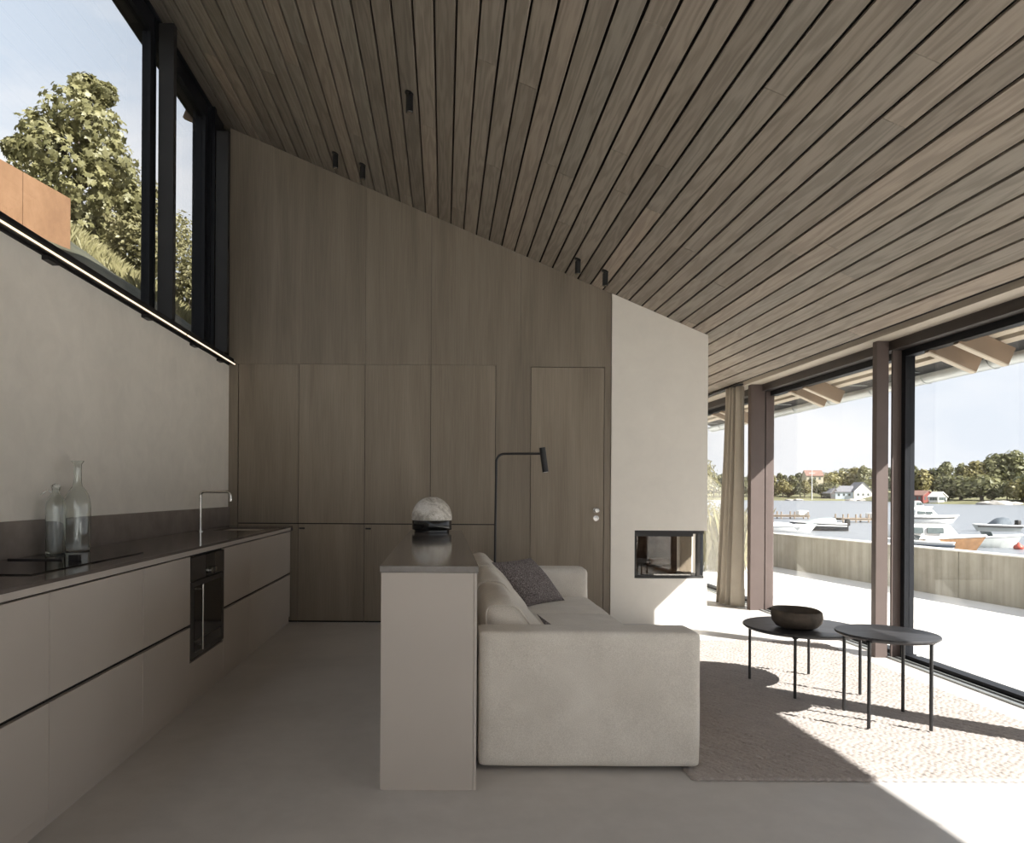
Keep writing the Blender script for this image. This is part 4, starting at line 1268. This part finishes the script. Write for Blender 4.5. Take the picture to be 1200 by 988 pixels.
house('white_cabin', 'small white cabin under the tree belt', 1099, 273, -1.7, 4.0, 4, 2.4, 1.6, 'white_wall', 'white_wall', .2)
mst = thing('mast_pole', 'thin white pole standing at the far waterline', 'pole', ((951.5 - 520) / 840 * 380, 380, 0))
bx, by = mst.location.x, 380
MB().tube([(bx, by, -2), (bx, by, 16.0)], [.22, .14], 8).tube([(bx - 1.6, by, 12.6), (bx + 1.6, by, 12.6)], .10, 6).build('shaft', 'white', mst)
for i, (u, Y, s) in enumerate([(1157, 252, 3.4), (1172, 250, 4.2), (1188, 249, 3.0), (998, 372, 3.0), (1010, 370, 2.2), (925, 375, 2.0), (935, 374, 2.4)]):
    bm = bmesh.new(); bmesh.ops.create_icosphere(bm, subdivisions=3, radius=1.0)
    for v_2 in bm.verts:
        v_2.co = Vector((v_2.co.x * s, v_2.co.y * s * .7, v_2.co.z * s * .32)) * (1 + .35 * mnoise.noise(v_2.co * 1.7 + Vector((i * 5, 0, 0))))
    o = from_bm('shore_rock', bm, 'rock', None, True)
    o.location = ((u - 520) / 840 * Y, Y, -1.8)
    tag(o, 'low grey rock at the far waterline', 'rock', 'rocks along the far waterline')

# ------------------------------------------------------------------ boats
def boat(name, label, u, Y, length, beam, free, hull, heading, cabin=None, canopy=None, motor=False, stripe=None, deckmat='white', screen=True, posts=False):
    """built around its own origin, bow along +x, then placed"""
    t = thing(name, label, 'boat', (0, 0, 0))
    st_n = 15
    secs = []
    for i in range(st_n):
        s = i / (st_n - 1)
        w = beam / 2 * (1 - s ** 2.6) ** .8 * (.88 + .12 * math.sin(math.pi * min(1, s * 1.3))) + .02
        sheer = free * (1 + .22 * s ** 2)
        keel = -.28 + .30 * s ** 4
        x = -length / 2 + length * s
        secs.append([(x + .25 * s * 0, -w, sheer), (x, -w * .9, sheer * .45), (x - .0, -w * .55, keel * .5), (x, 0, keel), (x, w * .55, keel * .5), (x, w * .9, sheer * .45), (x, w, sheer)])
        # rake the bow
        secs[-1] = [(px + .10 * length * s ** 3 * (pz / free if pz > 0 else 0), py, pz) for px, py, pz in secs[-1]]
    def loft(rows, close_top):
        bm = bmesh.new()
        R = [[bm.verts.new(p) for p in r] for r in rows]
        for A, B in zip(R, R[1:]):
            for k in range(len(A) - 1):
                bm.faces.new((A[k], A[k + 1], B[k + 1], B[k]))
        bm.faces.new(R[0])
        bm.faces.new(R[-1][::-1])
        if close_top:
            for A, B in zip(R, R[1:]): bm.faces.new((A[0], B[0], B[-1], A[-1]))
        return bm
    from_bm('hull', loft(secs, True), hull, t, True).data.set_sharp_from_angle(angle=math.radians(45))
    # gunwale band
    gb = MB()
    gb.tube([(r_[0][0], r_[0][1], r_[0][2] + .02) for r_ in secs], .055, 6)
    gb.tube([(r_[6][0], r_[6][1], r_[6][2] + .02) for r_ in secs], .055, 6)
    gb.build('gunwale', deckmat, t, True)
    # foredeck
    fd = MB()
    rows = []
    bmv = fd.bm
    prev = None
    for i in range(8, st_n):
        r_ = secs[i]
        ring = [bmv.verts.new((r_[0][0], r_[0][1] * .97, r_[0][2] + .01)), bmv.verts.new((r_[0][0], 0, r_[0][2] + .16 * free)), bmv.verts.new((r_[6][0], r_[6][1] * .97, r_[6][2] + .01))]
        if prev:
            for k in range(2): bmv.faces.new((prev[k], prev[k + 1], ring[k + 1], ring[k]))
        prev = ring
    fd.build('foredeck', deckmat, t, True)
    if stripe:
        for side in (0, 6):
            MB().tube([(r_[side][0], r_[side][1] * 1.01, r_[side][2] * .72) for r_ in secs[:-1]], .06, 6).build('stripe', stripe, t)
    if cabin:
        x0, x1, h0, h1 = cabin     # positions along the hull, base & roof height
        w = beam * .36
        cb = MB()
        lo = [(x0, -w), (x1, -w * .8), (x1, w * .8), (x0, w)]
        dx = (h1 - h0) * .8
        hi = [(x0 + .1, -w * .82), (x1 - dx, -w * .68), (x1 - dx, w * .68), (x0 + .1, w * .82)]
        L0 = [cb.bm.verts.new((x, y, h0)) for x, y in lo]; H0 = [cb.bm.verts.new((x, y, h1)) for x, y in hi]
        cb.bm.faces.new(L0); cb.bm.faces.new(H0)
        for k in range(4): cb.bm.faces.new((L0[k], L0[(k + 1) % 4], H0[(k + 1) % 4], H0[k]))
        bmesh.ops.bevel(cb.bm, geom=cb.bm.edges[:], offset=.05, segments=2, affect='EDGES', profile=.5)
        cb.build('cabin', 'white', t, True, 40)
        for s_ in (-1, 1):
            for a, b_ in ((.10, .40), (.46, .70)):
                xa, xb = x0 + (x1 - x0) * a, x0 + (x1 - x0) * b_
                zm0, zm1 = h0 + (h1 - h0) * .38, h0 + (h1 - h0) * .80
                yo = w * .93 * s_
                MB().obox(((xa + xb) / 2, yo * (1.0 if s_ else 1), (zm0 + zm1) / 2), ((xb - xa) / 2, 0, 0), (0, .035, 0), (0, -.07 * s_ * (zm1 - zm0), (zm1 - zm0) / 2)).build('window', 'boat_glass', t)
        MB().tube([(x0 + .2, -w * .6, h1 + .06), (x1 - dx - .2, -w * .55, h1 + .06)], .02, 6).tube([(x0 + .2, w * .6, h1 + .06), (x1 - dx - .2, w * .55, h1 + .06)], .02, 6).build('grab_rail', 'steel', t)
    if canopy:
        x0, x1, h1, cm = canopy
        w = beam * .40
        cb = MB()
        n_ = 7
        pr = None
        for k in range(n_ + 1):
            s = k / n_
            x = x0 + (x1 - x0) * s
            hh = free * .95 + (h1 - free * .95) * (math.sin(math.pi * min(1, s * .62 + .38)) ** .6)
            ring = [cb.bm.verts.new((x, w * c_, free * .9 + (hh - free * .9) * z_)) for c_, z_ in ((-1, 0), (-.92, .62), (-.5, .95), (0, 1), (.5, .95), (.92, .62), (1, 0))]
            if pr:
                for q in range(6): cb.bm.faces.new((pr[q], pr[q + 1], ring[q + 1], ring[q]))
            pr = ring
        cb.build('canopy', cm, t, True)
    elif screen and not cabin:
        xs = length * .08
        w = beam * .34
        MB().obox((xs, 0, free * 1.25), (.10, 0, -.22), (0, w, 0), (.012, 0, .006)).build('windscreen', 'boat_glass', t)
        MB().box(-length * .3, -length * .12, -w * .8, w * .8, free * .9, free * 1.25, .05, 2).build('seat', 'white', t)
    if motor:
        MB().box(-length / 2 - .42, -length / 2 - .02, -.2, .2, free * .75, free * .75 + .62, .09, 3).box(-length / 2 - .30, -length / 2 - .12, -.08, .08, -.5, free * .8).build('outboard_motor', 'soft_black', t, True, 40)
        MB().obox((-length / 2 - .10, 0, free * .95), (.25, 0, .1), (0, .05, 0), (-.02, 0, .05)).build('motor_bracket', 'soft_black', t)
    t.location = ((u - 520) / 840 * Y, Y, -2.0)
    t.rotation_euler = (0, 0, heading)
    return t
boat('cabin_cruiser', 'white cabin boat with varnished brown hull beyond the parapet', 1090, 41.0, 4.8, 1.9, .74, 'boat_wood', -.12, cabin=(-2.1, 1.45, .76, 1.55))
boat('open_motorboat', 'pale grey open motorboat moored in front of the brown cabin boat', 1151, 44.5, 3.8, 1.5, .62, 'boat_grey', -.08, screen=True)
boat('canopied_motorboat', 'small grey motorboat with dark canopy and outboard motor', 1168, 65, 4.0, 1.6, .50, 'boat_grey', math.pi + .15, canopy=(-.9, .5, 1.25, 'canvas'), motor=True, stripe='soft_black', screen=False)
boat('white_cruiser', 'white cruiser with black side stripe, farther out behind the brown boat', 1088, 84, 5.4, 2.0, .70, 'white', -.1, cabin=(-1.8, .9, .72, 1.5), stripe='soft_black')
boat('white_daycruiser', 'white boat with tinted windscreen half hidden by the double post', 1078, 40.0, 2.9, 1.5, .60, 'white', 2.9, stripe='boat_dark')
boat('distant_yacht', 'small white yacht far out on the lake near the double post', 1077, 137, 5.0, 1.9, .8, 'white', .2, cabin=(-1.4, .9, .8, 2.1))
boat('covered_dinghy', 'white covered boat nearest the curtain post', 922, 61, 3.8, 1.6, .5, 'white', -.15, canopy=(-1.3, 1.1, .85, 'white'), screen=False)
boat('navy_motorboat', 'navy-hulled motorboat under a pale green cover', 961, 64, 4.0, 1.6, .62, 'boat_dark', math.pi - .25, canopy=(-1.2, 1.3, 1.15, 'pale_canvas'), motor=True, stripe='white', screen=False)
def jetty(label, u, Y, ln, rot):
    t = thing('jetty', label, 'jetty', (0, 0, 0))
    for k in range(int(ln / .5)):
        MB().box(-ln / 2 + k * .5 + .02, -ln / 2 + k * .5 + .48, -.9, .9, .42, .50).build('plank', 'jetty', t)
    MB().box(-ln / 2, ln / 2, -.8, -.65, .22, .42).box(-ln / 2, ln / 2, .65, .8, .22, .42).build('beam', 'jetty', t)
    for k in (-1, -.33, .33, 1):
        for s in (-.75, .75):
            MB().tube([(k * (ln / 2 - .2), s, -.6), (k * (ln / 2 - .2), s, .95)], .09, 8).build('pile', 'jetty', t)
    MB().box(ln / 2 - 1.3, ln / 2 - .1, -.6, .6, .501, 1.1, .06, 2).build('locker', 'white', t)
    t.location = ((u - 520) / 840 * Y, Y, -2.0); t.rotation_euler = (0, 0, rot)
jetty('brown timber jetty with white locker behind the white covered boat', 921, 95, 5.5, -.1)
jetty('grey timber jetty on the water right of the navy motorboat', 1006, 84, 5.0, .05)
bu = MB().lathe(((1194 - 520) / 840 * 43, 43, -2.05), [(0, 0), (.18, .02), (.27, .12), (.23, .26), (.08, .38), (.04, .46), (0, .47)], 16).build('mooring_buoy', 'red_paint', None, True)
tag(bu, 'red mooring buoy floating past the open motorboat', 'buoy')

# ------------------------------------------------------------------ hillside seen through the clerestory
def hill_z(x, y):
    a = -x
    w_ = min(1, max(0, (y - 6.2) / 2.0))
    z = 1.21 + (.575 + .073 * w_) * a + .05 * max(0, a - 3.2) ** 1.25 - max(0, a - 9) * .45
    z += .05 * mnoise.noise(Vector((x * 2.5, y * 2.5, 1))) * w_ + .06 * mnoise.noise(Vector((x * .8, y * .8, 3))) + .25 * mnoise.noise(Vector((x * .2, y * .2, 8))) * min(1, max(0, (a - 4) / 4))
    if a < 2.9: z = 2.36 + (z - 2.36) * max(0, (a - 2.33) / .57) ** .7
    return z
xs = -np.concatenate([np.linspace(2.31, 6, 60), np.linspace(6.3, 40, 50)])
ys_ = np.concatenate([np.linspace(-4, 14, 110), np.linspace(14.5, 60, 60)])
verts = [(x, y, hill_z(x, y)) for x in xs for y in ys_]
faces = []
for i in range(len(xs) - 1):
    for j in range(len(ys_) - 1):
        a = i * len(ys_) + j
        faces.append((a, a + 1, a + len(ys_) + 1, a + len(ys_)))
hl = raw('terrain_hillside', verts, faces, 'soil', None, True)
struct(hl, 'mossy hillside rising behind the clerestory window', 'hillside')
# rusted steel retaining wall
cwall = thing('rusted_steel_wall', 'orange rusted steel retaining wall outside the clerestory window', 'retaining wall', (-4.2, 6.5, 3.7))
dv = Vector((.206, 1, 0)).normalized(); nv = Vector((dv.y, -dv.x, 0))
e0 = Vector((-4.0, 7.65, 0))
for k in range(4):
    a = e0 - dv * (k * .66 + .0); b_ = e0 - dv * ((k + 1) * .66 - .012)
    MB().obox((a + b_) / 2 + nv * -.03 + Vector((0, 0, 3.72)), (b_ - a) / 2, nv * .03, Vector((0, 0, .60)), .003).build('steel_panel', 'rust', cwall)

def hz_(x, y): return hill_z(x, y)
# maple
mx, my = -7.7, 15.0
mzb = hz_(mx, my)
shrub('maple_tree', 'broad-leaved maple tree behind the rusted steel wall', 'tree', (mx, my, mzb - .1),
      [((-.1, 0, 9.3 - mzb), (.62, .7, .60)), ((-.75, .1, 8.75 - mzb), (.62, .6, .58)), ((.45, -.2, 8.75 - mzb), (.66, .6, .55)), ((-.35, -.3, 8.2 - mzb), (.85, .75, .6)),
       ((.75, -.2, 8.0 - mzb), (.62, .6, .55)), ((1.05, .2, 7.45 - mzb), (.40, .5, .42)), ((.3, -.4, 7.5 - mzb), (.75, .7, .6)), ((-.6, -.1, 7.4 - mzb), (.6, .6, .55)),
       ((.0, .3, 9.9 - mzb), (.34, .34, .30)), ((.5, .1, 9.65 - mzb), (.28, .28, .24)), ((-1.3, 0, 8.45 - mzb), (.25, .3, .22)), ((.1, 0, 6.75 - mzb), (.55, .6, .5)), ((-.3, 0, 6.2 - mzb), (.5, .5, .5))],
      4200, .155, 'maple', None, 'maple', [(0, 0, 0), (.05, 0, 1.0), (0, 0, 2.2)], .09)
bushes = [(-10.7, 18.5, 1.2, 2.0, 'pale leafy bush above the rusted wall, at the left edge of the window'),
          (-8.4, 18.8, 1.1, 2.7, 'olive bush growing just right of the maple, behind it'),
          (-7.5, 18.2, 1.0, 2.5, 'tall olive bush before the black window stile'),
          (-6.6, 15.2, .75, 1.2, 'low pale bush at the foot of the maple'),
          (-7.9, 16.6, .8, 1.5, 'middling pale bush between the maple and the stile bush'),
          (-7.9, 21.5, .9, 2.6, 'tall bush seen through the narrow clerestory pane'),
          (-6.4, 18.0, .7, 1.3, 'low bush seen through the narrow clerestory pane'),
          (-12.5, 26.0, 1.6, 3.0, 'tall loose bush at the back of the slope behind the maple')]
for x, y, w, h, lab in bushes:
    z = hz_(x, y) - .05
    shrub('hillside_bush', lab, 'bush', (x, y, z), [((0, 0, h * .55), (w * .8, w * .8, h * .5)), ((w * .5, 0, h * .4), (w * .6, w * .6, h * .4)), ((-w * .5, .1, h * .42), (w * .6, w * .6, h * .4)), ((.1, -.3, h * .8), (w * .4, w * .4, h * .3))], 1900, .11, 'shrub', None, 'quad', None, .05)
def gpos():
    while True:
        if random.random() < .45:
            x = -random.uniform(4.75, 13); y = random.uniform(-3, 24)
            if y < 9 or random.random() < .3: return (x, y, hz_(x, y))
        x = -random.uniform(3.2, 10.5); y = random.uniform(8.6, 24)
        u = 520 + 840 * x / y
        if -30 < u < 260 and not (-4.9 < x < -3.9 and y < 7.8 and random.random() < .9): return (x, y, hz_(x, y))
v, f = grass_blades(52000, gpos, .15, .0032, .9)
gr = raw('hillside_grass', v, f, 'grass')
tag(gr, 'dry sunlit grass covering the slope outside the clerestory', 'grass', None, 'stuff')
print('objects', len(bpy.data.objects))
